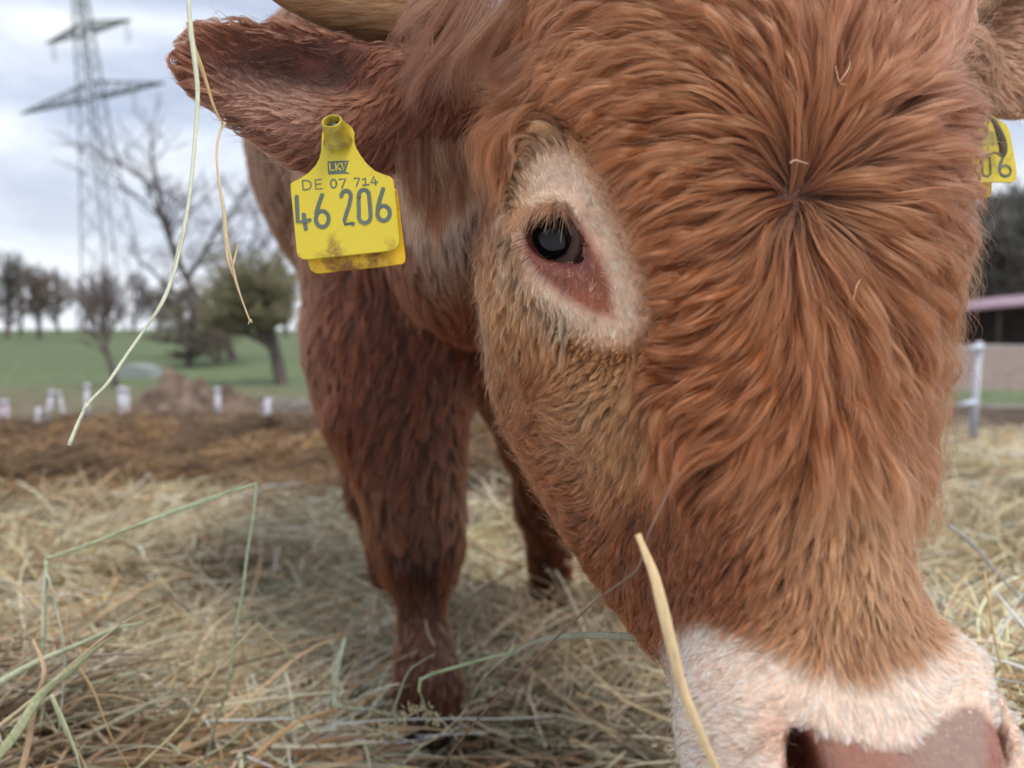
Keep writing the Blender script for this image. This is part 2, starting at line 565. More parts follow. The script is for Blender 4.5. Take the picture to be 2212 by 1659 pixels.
def field_grad(p, e=0.004):
    g = np.stack([sample_field(p + np.eye(3)[i] * e) - sample_field(p - np.eye(3)[i] * e) for i in range(3)], 1)
    return g / (np.linalg.norm(g, axis=1, keepdims=True) + 1e-9)

SV, SQ = surface_nets()
# keep the largest piece only, then relax the grid steps away
def relax(v, q, it=2, lam=0.5):
    e = np.concatenate([q[:, [0, 1]], q[:, [1, 2]], q[:, [2, 3]], q[:, [3, 0]]])
    for _ in range(it):
        s = np.zeros_like(v); n = np.zeros(len(v))
        for d in range(3):
            s[:, d] = np.bincount(e[:, 0], v[e[:, 1], d], len(v)) + np.bincount(e[:, 1], v[e[:, 0], d], len(v))
        n = np.bincount(e[:, 0], minlength=len(v)) + np.bincount(e[:, 1], minlength=len(v))
        v = v + lam * (s / np.maximum(n, 1)[:, None] - v)
    return v
SV = relax(SV, SQ)
print('body mesh', len(SV), 'verts', len(SQ), 'faces', round(time.time() - T0, 1), 's')
# ================================================================== THE COAT
def proj(p):
    return np.stack([CX + p[:, 0] / p[:, 2] * F_PX, CY - p[:, 1] / p[:, 2] * F_PX], 1)

R1 = lambda x, y: (1026 + .5361 * x, .5361 * y)
R2 = lambda x, y: (1080 + .4638 * x, 594 + .4638 * y)
# combing map of the head: (frame position, direction of the hair seen from the front)
FLOW = []
def fl(tr, *rows):
    for x, y, dx, dy in rows:
        a, b = tr(x, y) if tr else (x, y)
        n = math.hypot(dx, dy)
        FLOW.append((a, b, dx / n, -dy / n))
fl(R1, (1310, 650, .0, -1), (1250, 560, -.45, -.9), (1150, 380, -.6, -.8), (1050, 280, -.85, -.5), (900, 230, -.95, -.25), (700, 330, -1, .1), (500, 350, -1, .2),
   (300, 250, -.9, .4), (150, 330, -.95, .1), (1000, 460, -.9, -.4), (850, 440, -1, -.1), (700, 480, -.97, .3), (520, 570, -1, .2), (420, 600, -.9, -.3),
   (1230, 640, -.5, -.8), (1130, 585, -.95, .0), (1000, 630, -.9, .4), (880, 600, -.97, .1), (700, 640, -.9, .4), (550, 650, -.97, -.05), (1170, 730, -1, -.15), (1000, 740, -.97, .2),
   (780, 800, -.9, .4), (620, 850, -.95, -.15), (1200, 815, -.9, .35), (1050, 900, -.85, .55), (900, 1000, -.92, .35), (750, 1040, -1, -.05), (640, 1010, -.85, -.45),
   (1220, 930, -.45, .9), (1100, 1060, -.7, .7), (900, 1180, -.95, .35), (720, 1200, -.95, -.25), (1270, 1000, -.08, 1), (1360, 1200, .1, 1),
   (1400, 950, .4, .9), (1500, 1020, .6, .8), (1700, 1150, .75, .65), (1880, 1250, .6, .8), (1500, 860, .9, .4), (1700, 900, .92, .38), (1900, 1000, .85, .5), (2000, 1080, .5, .85),
   (1450, 790, 1, .05), (1600, 765, 1, -.1), (1800, 770, 1, .15), (1980, 850, .8, .6), (1500, 690, .85, -.5), (1720, 620, .95, -.3), (1950, 630, 1, .05),
   (1420, 560, .5, -.85), (1560, 430, .7, -.7), (1750, 360, .92, -.4), (1930, 400, .9, .1), (1350, 420, .0, -1), (1290, 200, -.3, -.95), (1130, 100, -.8, -.5), (1000, 60, -.8, -.5),
   (1450, 250, .2, -1), (1600, 150, .35, -1), (1780, 200, .6, -.8), (1880, 120, .5, -.8), (850, 130, -.97, -.15), (600, 130, -.97, .15), (400, 150, -.9, .35), (250, 130, -.9, .6), (200, 40, -.6, .8), (700, 0, -.8, -.3),
   (1330, 20, -.1, -1))
fl(R2, (1600, 100, .1, 1), (1300, 200, -.35, .95), (1100, 300, -.7, .7), (950, 380, -.95, .3), (800, 400, -1, -.15), (720, 330, -.8, -.5), (1480, 500, -.1, 1), (1300, 500, -.5, .85),
   (1100, 560, -.75, .6), (920, 600, -.95, .2), (1700, 500, .1, 1), (1900, 300, .5, .9), (2020, 380, .35, .95), (1900, 700, .15, 1), (1500, 800, -.25, 1), (1250, 780, -.6, .8),
   (1000, 760, -.93, .35), (880, 900, -.75, .65), (1400, 1100, -.35, .95), (1100, 1100, -.65, .8), (950, 1200, -.5, .85), (1700, 1000, -.02, 1), (1900, 1200, .05, 1), (1500, 1400, -.3, 1),
   (1200, 1450, -.5, .85), (780, 700, .05, 1), (800, 850, .0, 1), (620, 800, -.35, .9), (500, 900, -.65, .75), (560, 650, -.6, .8), (420, 480, -.8, .45), (520, 400, -.4, .9), (300, 620, -.9, .35), (220, 480, -.75, .6),
   (250, 330, -.3, .95), (90, 820, -.95, .1), (280, 900, -.9, .35), (300, 1080, -.95, .15), (260, 1220, -.9, .35), (550, 1150, -.7, .6), (750, 1200, -.45, .9), (650, 1450, -.4, .9),
   (400, 1380, -.7, .5), (130, 250, .05, 1), (600, 200, .35, .95), (640, 330, .2, 1), (330, 180, .1, 1), (50, 500, -.6, .8))
fl(None, (1290, 480, .45, .9), (1315, 530, .4, .9), (1335, 590, .35, .95), (1355, 650, .3, .95), (1375, 720, .2, .95), (1320, 470, .4, .9), (1350, 520, .35, .9), (1375, 590, .3, .95), (1270, 430, .4, .8), (1230, 330, -.2, -.9), (1160, 380, -.5, -.8), (1300, 420, .45, .9), (1350, 560, .35, .95), (1250, 400, -.3, -.9), (1130, 470, -.6, -.6), (1125, 560, -.4, .9),
   (1060, 450, -.3, .95), (1050, 600, -.35, .9), (1070, 700, -.5, .8), (1080, 330, -.3, .9), (1180, 440, -.4, -.6),
   (1500, 1400, -.85, .45), (1520, 1550, -.97, .1), (1620, 1450, -.7, .6), (1720, 1480, -.5, .8), (1850, 1450, 0, 1), (1850, 1550, 0, 1), (1980, 1450, .1, 1), (2080, 1380, .3, .9), (2120, 1460, .6, .7), (1640, 1560, -.9, -.3), (2090, 1500, .3, -.5))
FLOW = np.array(FLOW)
# combing map of the left-hand ear and of the trunk
FLOW_EAR = np.array([(450, 130, -.9, .4), (430, 220, -.9, -.1), (520, 90, -.9, .35), (560, 240, -.85, -.1), (640, 300, -.8, -.25), (640, 110, -.8, .3), (720, 330, -.5, -.8), (760, 230, -.6, -.7),
                     (800, 150, -.5, -.8), (860, 250, -.45, -.9), (930, 200, -.45, -.9), (950, 320, -.35, -.95), (1000, 250, -.3, -.95), (860, 120, -.8, -.3), (700, 200, -.8, -.2),
                     (2120, 60, .9, -.2), (2180, 160, .8, -.6), (2200, 230, .7, -.8), (2150, 20, .9, .2), (2100, 150, .9, -.4)])

def polyf(pts, soft):
    f = poly2d(pts)
    return lambda px, py: np.clip(.5 - f(px, py) / soft, 0, 1)

# patches of the coat, as outlines on the head
CREAM = polyf([(1128, 370), (1165, 335), (1215, 310), (1265, 345), (1305, 425), (1345, 500), (1374, 570), (1390, 640), (1392, 690), (1362, 732), (1305, 735), (1250, 715), (1190, 680), (1140, 625), (1115, 560), (1112, 450)], 62)
EYEZONE = poly2d([(1135, 370), (1170, 325), (1220, 298), (1285, 335), (1325, 420), (1366, 500), (1396, 570), (1410, 640), (1408, 722), (1290, 790), (1190, 700), (1120, 600), (1118, 450)])
GOLD1 = polyf([(1095, 540), (1130, 630), (1210, 710), (1300, 760), (1390, 775), (1410, 830), (1360, 860), (1250, 810), (1160, 740), (1090, 640)], 70)
GOLD2 = polyf([(1250, 790), (1340, 760), (1400, 800), (1420, 900), (1400, 1000), (1320, 1020), (1240, 960), (1210, 860)], 120)
CHEEKLT = polyf([(1230, 850), (1330, 830), (1350, 960), (1300, 1000), (1230, 960)], 90)
WHITE = polyf([(1440, 1375), (1490, 1325), (1580, 1355), (1680, 1392), (1770, 1440), (1850, 1458), (1940, 1425), (2005, 1400), (2030, 1370), (2030, 1300), (2120, 1330), (2300, 1500), (2300, 1900), (1400, 1900), (1440, 1600)], 55)
LIGHTNOSE = polyf([(1700, 1000), (1850, 900), (1960, 1050), (2000, 1250), (2050, 1400), (1900, 1460), (1780, 1440), (1700, 1380), (1740, 1200)], 200)
PINKTOP = polyf([(1500, -100), (1700, 60), (1760, 220), (1850, 330), (2000, 400), (2200, 420), (2200, -200), (1500, -200)], 260)
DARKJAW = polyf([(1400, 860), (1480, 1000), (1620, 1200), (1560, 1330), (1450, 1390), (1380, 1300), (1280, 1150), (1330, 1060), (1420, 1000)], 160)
PAD = polyf([(1740, 1566), (1820, 1592), (1907, 1612), (1950, 1620), (1994, 1585), (2029, 1545), (2078, 1524), (2120, 1528), (2180, 1600), (2180, 1900), (1690, 1900), (1690, 1650), (1694, 1590), (1714, 1562)], 18)
LIDSKIN = polyf([(1130, 505), (1140, 462), (1180, 444), (1228, 452), (1264, 490), (1300, 560), (1322, 620), (1326, 684), (1290, 682), (1236, 654), (1184, 614), (1150, 580), (1130, 545)], 24)
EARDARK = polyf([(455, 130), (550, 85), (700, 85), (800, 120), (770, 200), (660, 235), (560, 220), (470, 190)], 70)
EARPINK = polyf([(640, 120), (700, 118), (700, 150), (660, 165), (630, 150)], 30)
EARMID = polyf([(520, 200), (640, 210), (740, 250), (740, 330), (640, 310), (540, 270), (480, 230)], 90)

S = lambda *c: np.array(lin(c))
# colours of the coat; COL_BODY also holds some shade of neck and trunk
COL_HEAD, COL_GOLD, COL_CREAM, COL_WHITE = S(163, 92, 54), S(208, 134, 80), S(238, 204, 166), S(244, 222, 200)
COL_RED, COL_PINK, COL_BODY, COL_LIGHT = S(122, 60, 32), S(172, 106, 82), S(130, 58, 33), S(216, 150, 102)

def coat_colour(p, layer):
    q = proj(p); x, y = q[:, 0], q[:, 1]
    n = len(p)
    c = np.tile(COL_HEAD, (n, 1))
    def mix(w, col): 
        nonlocal c
        c = c + (col - c) * np.asarray(w)[:, None]
    mix(.6 * PINKTOP(x, y), COL_PINK)
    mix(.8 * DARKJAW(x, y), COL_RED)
    mix(.88 * LIGHTNOSE(x, y), COL_LIGHT)
    mix(.5 * np.exp(-((x - 1090) / 60.) ** 2 - ((y - 640) / 120.) ** 2), COL_GOLD)
    mix(.9 * GOLD2(x, y), COL_GOLD); mix(.10 * CHEEKLT(x, y), COL_CREAM)
    mix(.95 * GOLD1(x, y), COL_GOLD)
    mix(CREAM(x, y), COL_CREAM)
    ez = EYEZONE(x, y)
    mix(.6 * np.exp(-((ez + 4) / 20.) ** 2) * (p[:, 2] < .5), COL_GOLD)
    mix(.85 * LIDSKIN(x, y), S(176, 106, 72))
    mix(.45 * np.exp(-((x - 1215) / 40.) ** 2 - ((y - 325) / 35.) ** 2), COL_GOLD)
    mix(WHITE(x, y) * (p[:, 2] < .5), COL_WHITE)
    mix(.8 * np.exp(-(((x - 1688) / 42.) ** 2 + ((y - 1585) / 60.) ** 2)) * (p[:, 2] < .5), S(150, 82, 56))
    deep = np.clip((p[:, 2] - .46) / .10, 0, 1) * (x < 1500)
    mix(deep * .8, COL_BODY)  # back of the cheek darkens with depth, shade put into the coat colour
    e = (layer == 1)
    ce = np.tile(S(142, 80, 54), (n, 1))
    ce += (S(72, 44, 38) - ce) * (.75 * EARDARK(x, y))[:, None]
    ce += (S(170, 122, 100) - ce) * (.6 * EARMID(x, y))[:, None]
    ce[x > 1900] = S(186, 126, 88)
    c[e] = ce[e]
    b = (layer == 2)
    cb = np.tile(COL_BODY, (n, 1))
    # lighter fringe of the flank, dark knee and pale shank
    fl1 = np.exp(-((x - 600) / 70.) ** 2)
    cb += (S(168, 104, 70) - cb) * (.7 * fl1)[:, None]
    cb += (S(58, 34, 28) - cb) * (.95 * np.exp(-((x - 905) / 60.) ** 2 - ((y - 1225) / 55.) ** 2))[:, None]
    cb += (S(204, 128, 92) - cb) * (1.0 * np.exp(-((x - 920) / 90.) ** 2 - ((y - 1400) / 80.) ** 2))[:, None]
    cb += (S(150, 88, 54) - cb) * (.5 * np.exp(-((x - 900) / 160.) ** 2 - ((y - 1080) / 90.) ** 2))[:, None]
    cb += (S(178, 136, 104) - cb) * (.75 * np.exp(-((x - 960) / 60.) ** 2 - ((y - 470) / 120.) ** 2) * (p[:, 2] < .80))[:, None]
    c[b] = cb[b]
    return np.clip(c, .003, .95)

def which_layer(p):
    h, e, b = HEAD.ask(p), EAR.ask(p), BODY.ask(p)
    l = np.where((b < h) & (b < e), 2, np.where(e < h, 1, 0))
    return l

def flow_dir(p, layer):
    """direction of the lie of the coat, as a vector in the frame plane, then laid onto the skin"""
    q = proj(p)
    out = np.zeros((len(p), 3))
    for lay, T, sig in ((0, FLOW, 38.), (1, FLOW_EAR, 60.)):
        m = np.nonzero(layer == lay)[0]
        for s in range(0, len(m), 20000):
            mm = m[s:s + 20000]
            d2 = (q[mm, 0, None] - T[None, :, 0]) ** 2 + (q[mm, 1, None] - T[None, :, 1]) ** 2
            w = 1 / (d2 + sig ** 2) ** 2.2
            w /= w.sum(1, keepdims=True)
            vx, vy = w @ T[:, 2], w @ T[:, 3]
            if lay == 0:   # the whorl on the forehead
                wx, wy = q[mm, 0] - 1717, q[mm, 1] - 429
                r = np.hypot(wx, wy) + 1e-6
                k = np.exp(-(r / 34.) ** 2)
                sw = .75 * np.exp(-(r / 60.) ** 2)
                ux, uy = (wx * np.cos(sw) - wy * np.sin(sw)) / r, -(wy * np.cos(sw) + wx * np.sin(sw)) / r
                vx = vx * (1 - k) + ux * k; vy = vy * (1 - k) + uy * k
            out[mm, 0], out[mm, 1] = vx, vy
    b = layer == 2
    x, y = q[b, 0], q[b, 1]
    out[b, 0] = -.15 + .25 * np.sin(x / 60.) * np.sin(y / 90. + 1); out[b, 1] = -1
    out /= np.linalg.norm(out, axis=1, keepdims=True) + 1e-9
    return out

def coat_length(p, layer):
    """(length, lift, strand clumping, wave) by place"""
    q = proj(p); x, y = q[:, 0], q[:, 1]
    n = len(p)
    L = np.full(n, .030); H = np.full(n, .0075); CL = np.full(n, .74); WV = np.full(n, .22)
    fore = polyf([(1180, -150), (1100, 120), (1090, 200), (1200, 270), (1300, 420), (1370, 560), (1400, 660), (1420, 800), (1450, 950), (1600, 900), (1900, 950), (2080, 800), (2200, 400), (2150, -200)], 60)(x, y)
    L += fore * .030; H += fore * .0070; CL += fore * .02
    r = np.hypot(x - 1717, y - 429)
    nearw = np.exp(-(r / 90.) ** 2)
    H *= 1 - .35 * nearw; 
    low = np.clip((y - 900) / 400., 0, 1)
    L *= 1 - .50 * low; H *= 1 - .70 * low; CL -= .30 * low; WV *= 1 - .8 * low
    ch = polyf([(1020, 250), (1120, 300), (1100, 560), (1200, 720), (1400, 760), (1460, 1000), (1500, 1350), (1300, 1400), (950, 1000)], 60)(x, y) * (1 - fore)
    L += (.024 - L) * ch; H += (.0048 - H) * ch; CL += (.36 - CL) * ch; WV += (.34 - WV) * ch
    sh = np.maximum(CREAM(x, y), LIDSKIN(x, y))
    L += (.0045 - L) * sh; H += (.0006 - H) * sh; CL += (.1 - CL) * sh; WV *= 1 - sh
    g = GOLD1(x, y) * (1 - sh)
    L += (.015 - L) * g; H += (.003 - H) * g; CL += (.5 - CL) * g
    w = WHITE(x, y)
    L += (.0044 - L) * w; H += (.0009 - H) * w; CL += (.15 - CL) * w; WV *= 1 - w
    edge = w * polyf([(1560, 1380), (1700, 1425), (1860, 1490), (2040, 1400), (2050, 1480), (1900, 1560), (1750, 1520), (1600, 1430)], 60)(x, y)
    L += (.0058 - L) * edge; H += (.0010 - H) * edge
    e = layer == 1
    L[e] = .018; H[e] = .0016; CL[e] = .40; WV[e] = .15
    hol = e & (EARDARK(x, y) + EARMID(x, y) > .5)
    L[hol] = .010; H[hol] = .0009
    rim = e & ((x < 480) | (y < 95)) & (x < 1500)
    L[rim] = .016; H[rim] = .0016
    b = layer == 2
    L[b] = .032; H[b] = .0045; CL[b] = .18; WV[b] = .2
    leg = b & (y > 1250)
    L[leg] = .014; H[leg] = .0018
    lz = LIDSKIN(x, y) * (layer == 0)
    L += (.0032 - L) * lz; H += (.0004 - H) * lz
    # the curls stop short of the eye ring: near it they are shorter
    dd = EYEZONE(x, y)
    lim = .003 + np.clip(dd, 0, 400) / F_PX * .37 * .9
    L = np.where((layer == 0) & (dd < 0) & (x > 1235), np.minimum(L, .0042), L)
    hd = (layer == 0) & (sh < .5) & (x > 1230) & (y < 1000) & (x < 1800)
    L = np.where(hd, np.minimum(L, lim), L); H = np.where(hd, np.minimum(H, .003 + lim * .35), H)
    return L, H, CL, WV

# --- roots: spread over the skin in proportion to the size it has from here
Tri = np.concatenate([SQ[:, [0, 1, 2]], SQ[:, [0, 2, 3]]])
ta, tb, tc3 = SV[Tri[:, 0]], SV[Tri[:, 1]], SV[Tri[:, 2]]
tn = np.cross(tb - ta, tc3 - ta); tar = np.linalg.norm(tn, axis=1) / 2 + 1e-12
tn /= 2 * tar[:, None]
tcn = (ta + tb + tc3) / 3
if (tn * (tcn - np.array([.13, .05, .5]))).sum(1).mean() < 0: tn = -tn
_vd = tcn / np.linalg.norm(tcn, axis=1, keepdims=True)
facing = -(tn * _vd).sum(1)
tq = proj(tcn)
seen = (facing > -.55) & (tq[:, 0] > -200) & (tq[:, 0] < 2500) & (tq[:, 1] > -330) & (tq[:, 1] < 1850) & (tcn[:, 2] < 2.3)
tw = tar / tcn[:, 2] ** 2 * seen * (1 + 4 * np.exp(-((tq[:, 0] - 1717) ** 2 + (tq[:, 1] - 429) ** 2) / 32. ** 2) * (tcn[:, 2] < .45)) * np.where(facing > -.1, 1, .45)

def scatter(n, w):
    t = rng.choice(len(Tri), n, p=w / w.sum())
    r1, r2 = np.sqrt(rng.random(n)), rng.random(n)
    return (1 - r1)[:, None] * ta[t] + (r1 * (1 - r2))[:, None] * tb[t] + (r1 * r2)[:, None] * tc3[t], tn[t]

def comb(root, layer, K, L, H, WV, seed):
    """lay strands over the skin: follow the combing map, ride at the height of the coat"""
    r = np.random.default_rng(seed)
    n = len(root)
    P = np.zeros((n, K, 3)); P[:, 0] = root
    p = root.copy()
    ph = r.random(n) * 6.283; fr = .7 + r.random(n) * 1.1
    amp = WV * (.5 + r.random(n))
    dev = r.normal(0, .10, n)
    prev = None
    for k in range(1, K):
        t = k / (K - 1)
        g = field_grad(p)
        d = flow_dir(p, layer)
        # into the tangent plane
        d = d - g * (d * g).sum(1, keepdims=True)
        d /= np.linalg.norm(d, axis=1, keepdims=True) + 1e-9
        side = np.cross(g, d)
        a = dev + amp * np.sin(ph + fr * t * 6.283)
        d = d * np.cos(a)[:, None] + side * np.sin(a)[:, None]
        if prev is not None:
            d = prev * .45 + d * .55; d /= np.linalg.norm(d, axis=1, keepdims=True) + 1e-9
        prev = d
        p = p + d * (L / (K - 1))[:, None]
        h = H * np.sin(np.minimum(t * 1.9, 1.75)) * (1.0 + .15 * np.sin(ph * 2 + t * 5)) - H * .45 * max(0, t - .6) / .4
        f = sample_field(p)
        p = p + field_grad(p) * np.clip(h - f, -.004, .004)[:, None]
        P[:, k] = p
    return P

def bare(p, layer):
    """places without coat: eyelids, nose pad, nostrils, horn seats"""
    q = proj(p); x, y = q[:, 0], q[:, 1]
    hd = (layer == 0) & (p[:, 2] < .46)
    z = np.zeros(len(p))
    z = np.maximum(z, hd * np.clip(LIDSKIN(x, y) * 1.1, 0, .72))
    z = np.maximum(z, hd * PAD(x, y))
    z = np.maximum(z, (layer == 1) * (EARDARK(x, y) * .55))
    return z

K = 11
def make_coat(n_guides, n_hairs, lay_sel, seed, r_hair, fly=.05, wisp=14, soft=False):
    w = tw.copy()
    w *= lay_sel
    g0, gn = scatter(n_guides, w)
    gl = which_layer(g0)
    L, H, CL, WV = coat_length(g0, gl)
    r = np.random.default_rng(seed)
    sm_ = np.clip((CL - .4) / .4, 0, 1)
    Hv = H * (1 + (.95 * r.random(len(g0)) - .5) * (.45 + .55 * sm_))
    Lv = L * (.75 + .5 * r.random(len(g0)))
    G = comb(g0, gl, K, Lv, Hv, WV, seed)
    kd = kdtree.KDTree(len(g0))
    for i, p in enumerate(g0): kd.insert(p, i)
    kd.balance()
    h0, hn = scatter(n_hairs, w)
    hl = which_layer(h0)
    keep = r.random(len(h0)) > bare(h0, hl)
    h0, hn, hl = h0[keep], hn[keep], hl[keep]
    n = len(h0)
    gi = np.fromiter((kd.find(p)[1] for p in h0), dtype=np.int32, count=n)
    # inside every lock the strands gather again into finer wisps
    nsub = max(10, n // wisp)
    si = r.integers(0, n, nsub)
    kd2 = kdtree.KDTree(nsub)
    for i, p in enumerate(h0[si]): kd2.insert(p, i)
    kd2.balance()
    sj = np.fromiter((kd2.find(p)[1] for p in h0), dtype=np.int32, count=n)
    s0 = h0[si][sj]; gi = gi[si][sj]
    off = s0 - g0[gi]
    far = np.linalg.norm(off, axis=1) > .02
    off[far] *= (.02 / np.linalg.norm(off[far], axis=1))[:, None]
    off2 = h0 - s0
    wl = (.80 + .2 * r.random(nsub))[sj]; wr = r.normal(0, 1, (nsub, 3))[sj]; wt = np.exp(r.normal(0, .10 if soft else .27, (nsub, 1)))[sj]
    t = np.linspace(0, 1, K)
    lf = (.72 + .28 * r.random(n)) * wl
    tt = t[None, :] * lf[:, None] * (K - 1)
    i0 = np.minimum(tt.astype(int), K - 2); fr = tt - i0
    Gh = G[gi]
    ar = np.arange(n)[:, None]
    P = Gh[ar, i0] * (1 - fr)[..., None] + Gh[ar, i0 + 1] * fr[..., None]
    cl = np.clip(CL[gi] + r.normal(0, .12, n), 0, .97)
    loose = r.random(n) < fly
    cl[loose] *= .1
    sh = 1 - cl[:, None] * (t[None, :] ** .8)
    P = P + off[:, None, :] * sh[..., None] + off2[:, None, :] * (1 - np.where(loose, .1, .35 if soft else .86)[:, None] * t[None, :])[..., None]
    P = P + (.0011 * (L[gi] / .04))[:, None, None] * wr[:, None, :] * np.sin(t * 2.2)[None, :, None]
    # short coat: each strand keeps its own line; frizz on all
    wob = r.normal(0, 1, (n, 3)); wob2 = r.normal(0, 1, (n, 3))
    A = (.0002 + .0022 * loose + .008 * L[gi])[:, None, None]
    P = P + A * (wob[:, None, :] * (t ** 1.3)[None, :, None] + .5 * wob2[:, None, :] * (np.sin(t * 7 + 1) * t)[None, :, None])
    P[:, :, :] += 0
    lift = (np.where(loose, .004, 0.0) * (L[gi] / .03))[:, None, None] * (t ** 1.5)[None, :, None] * hn[:, None, :]
    P = P + lift
    P[:, 0] = h0 - hn * .0008
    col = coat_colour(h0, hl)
    # each lock and each strand has its own shade
    lock = r.normal(1, .05 if soft else .10, (len(g0), 1))[gi] * np.exp(r.normal(0, .16, (n, 1)))
    col = col * lock * wt
    warm = r.normal(0, .05, (n, 1))
    col = col * np.concatenate([1 + warm * .3, 1 + 0 * warm, 1 - warm], 1)
    pale = (r.random(n) < .06)[:, None]
    col = np.where(pale, col * 1.5 + .03, col)
    dist = h0[:, 2]
    guard = 1 + .9 * (r.random((n, 1)) < .15)
    rad = guard * r_hair * (dist / .36)[:, None] * (1 - .75 * t[None, :] ** 1.5) * (.7 + .6 * r.random((n, 1)))
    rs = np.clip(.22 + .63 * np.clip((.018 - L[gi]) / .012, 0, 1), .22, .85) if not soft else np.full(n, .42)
    return P, rad, np.clip(col, .003, .92), rs

fur_mat = bpy.data.materials.new('coat_hair')
fur_mat.use_nodes = True
nt = fur_mat.node_tree; nt.nodes.clear()
o_ = nt.nodes.new('ShaderNodeOutputMaterial')
at = nt.nodes.new('ShaderNodeAttribute'); at.attribute_name = 'tint'
hi = nt.nodes.new('ShaderNodeHairInfo')
gm = nt.nodes.new('ShaderNodeMapRange')      # bleached tips; roots darkened to deepen the shade between locks
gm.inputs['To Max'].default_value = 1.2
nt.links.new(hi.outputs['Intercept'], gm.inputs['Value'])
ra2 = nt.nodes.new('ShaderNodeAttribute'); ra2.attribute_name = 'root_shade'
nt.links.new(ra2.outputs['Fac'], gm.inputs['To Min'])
mul = nt.nodes.new('ShaderNodeVectorMath'); mul.operation = 'SCALE'
nt.links.new(at.outputs['Color'], mul.inputs[0]); nt.links.new(gm.outputs['Result'], mul.inputs['Scale'])
ph = nt.nodes.new('ShaderNodeBsdfHairPrincipled')
ph.parametrization = 'COLOR'
nt.links.new(mul.outputs['Vector'], ph.inputs['Color'])
ph.inputs['Roughness'].default_value = .32
ph.inputs['Radial Roughness'].default_value = .6
df = nt.nodes.new('ShaderNodeBsdfDiffuse')
nt.links.new(mul.outputs['Vector'], df.inputs['Color'])
mx = nt.nodes.new('ShaderNodeMixShader'); mx.inputs['Fac'].default_value = .28
nt.links.new(ph.outputs['BSDF'], mx.inputs[1]); nt.links.new(df.outputs['BSDF'], mx.inputs[2])
nt.links.new(mx.outputs['Shader'], o_.inputs['Surface'])

# --- skin: the same patches without hair, in vertex colour (skin colours)
skin = principled('cow_skin', (.3, .12, .06), .55, .35)
nt = skin.node_tree
a_ = nt.nodes.new('ShaderNodeAttribute'); a_.attribute_name = 'skin_colour'
nz = nt.nodes.new('ShaderNodeTexNoise'); nz.inputs['Scale'].default_value = 260; nz.inputs['Detail'].default_value = 4
tc = nt.nodes.new('ShaderNodeTexCoord')
nt.links.new(tc.outputs['Object'], nz.inputs['Vector'])
mr = nt.nodes.new('ShaderNodeMapRange'); mr.inputs['To Min'].default_value = .75; mr.inputs['To Max'].default_value = 1.25
nt.links.new(nz.outputs['Fac'], mr.inputs['Value'])
vm = nt.nodes.new('ShaderNodeVectorMath'); vm.operation = 'SCALE'
nt.links.new(a_.outputs['Color'], vm.inputs[0]); nt.links.new(mr.outputs['Result'], vm.inputs['Scale'])
nt.links.new(vm.outputs['Vector'], nt.nodes['Principled BSDF'].inputs['Base Color'])
a2 = nt.nodes.new('ShaderNodeAttribute'); a2.attribute_name = 'wet'
mw = nt.nodes.new('ShaderNodeMapRange'); mw.inputs['To Min'].default_value = .62; mw.inputs['To Max'].default_value = .24
nt.links.new(a2.outputs['Fac'], mw.inputs['Value'])
nt.links.new(mw.outputs['Result'], nt.nodes['Principled BSDF'].inputs['Roughness'])
bp = nt.nodes.new('ShaderNodeBump'); bp.inputs['Strength'].default_value = .4; bp.inputs['Distance'].default_value = .0015
vo = nt.nodes.new('ShaderNodeTexVoronoi'); vo.inputs['Scale'].default_value = 420
nt.links.new(tc.outputs['Object'], vo.inputs['Vector'])
nt.links.new(vo.outputs['Distance'], bp.inputs['Height'])
nt.links.new(bp.outputs['Normal'], nt.nodes['Principled BSDF'].inputs['Normal'])
nt.nodes['Principled BSDF'].inputs['Subsurface Weight'].default_value = 0.0

vl = which_layer(SV)
vq = proj(SV); vx_, vy_ = vq[:, 0], vq[:, 1]
front = (vl == 0) & (SV[:, 2] < .46)
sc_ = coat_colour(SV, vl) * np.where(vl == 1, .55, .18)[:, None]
sc_ = sc_ + (S(230, 198, 176) - sc_) * (WHITE(vx_, vy_) * front)[:, None]
sc_ = sc_ + (S(214, 176, 152) - sc_) * (np.minimum(1, 2.6 * CREAM(vx_, vy_)) * front)[:, None]
ls = (LIDSKIN(vx_, vy_) * front)[:, None]
lidc = S(140, 82, 66) + (S(134, 70, 42) - S(140, 82, 66)) * np.clip((vy_ - 590) / 60., 0, 1)[:, None]
lidc = lidc + (S(132, 74, 46) - lidc) * np.clip((vx_ - 1240) / 30. + (540 - vy_) / 90., 0, 1)[:, None]
sc_ = sc_ * (1 - ls) + lidc * ls
inner = polyf(LID, 8)
il = (inner(vx_, vy_) * front)[:, None]
sc_ = sc_ * (1 - il) + S(120, 60, 58) * il
pd = (PAD(vx_, vy_) * front)[:, None]
padc = S(150, 104, 86) + (S(150, 124, 110) - S(150, 104, 86)) * np.clip((vx_ - 1900) / 120., 0, 1)[:, None]
padc = padc + (S(110, 52, 38) - padc) * np.clip(1.5 - np.hypot(vx_ - 1715, (vy_ - 1620) * .6) / 45., 0, 1)[:, None]  # red-brown nostril rim; shade of the opening is put into the colour too
padc = padc + (S(150, 92, 78) - padc) * np.clip(1 - np.abs(vx_ - 2150) / 30., 0, 1)[:, None]
sc_ = sc_ * (1 - pd) + padc * pd
ep = (EARPINK(vx_, vy_) * (vl == 1))[:, None]
sc_ = sc_ * (1 - ep) + S(104, 54, 42) * ep

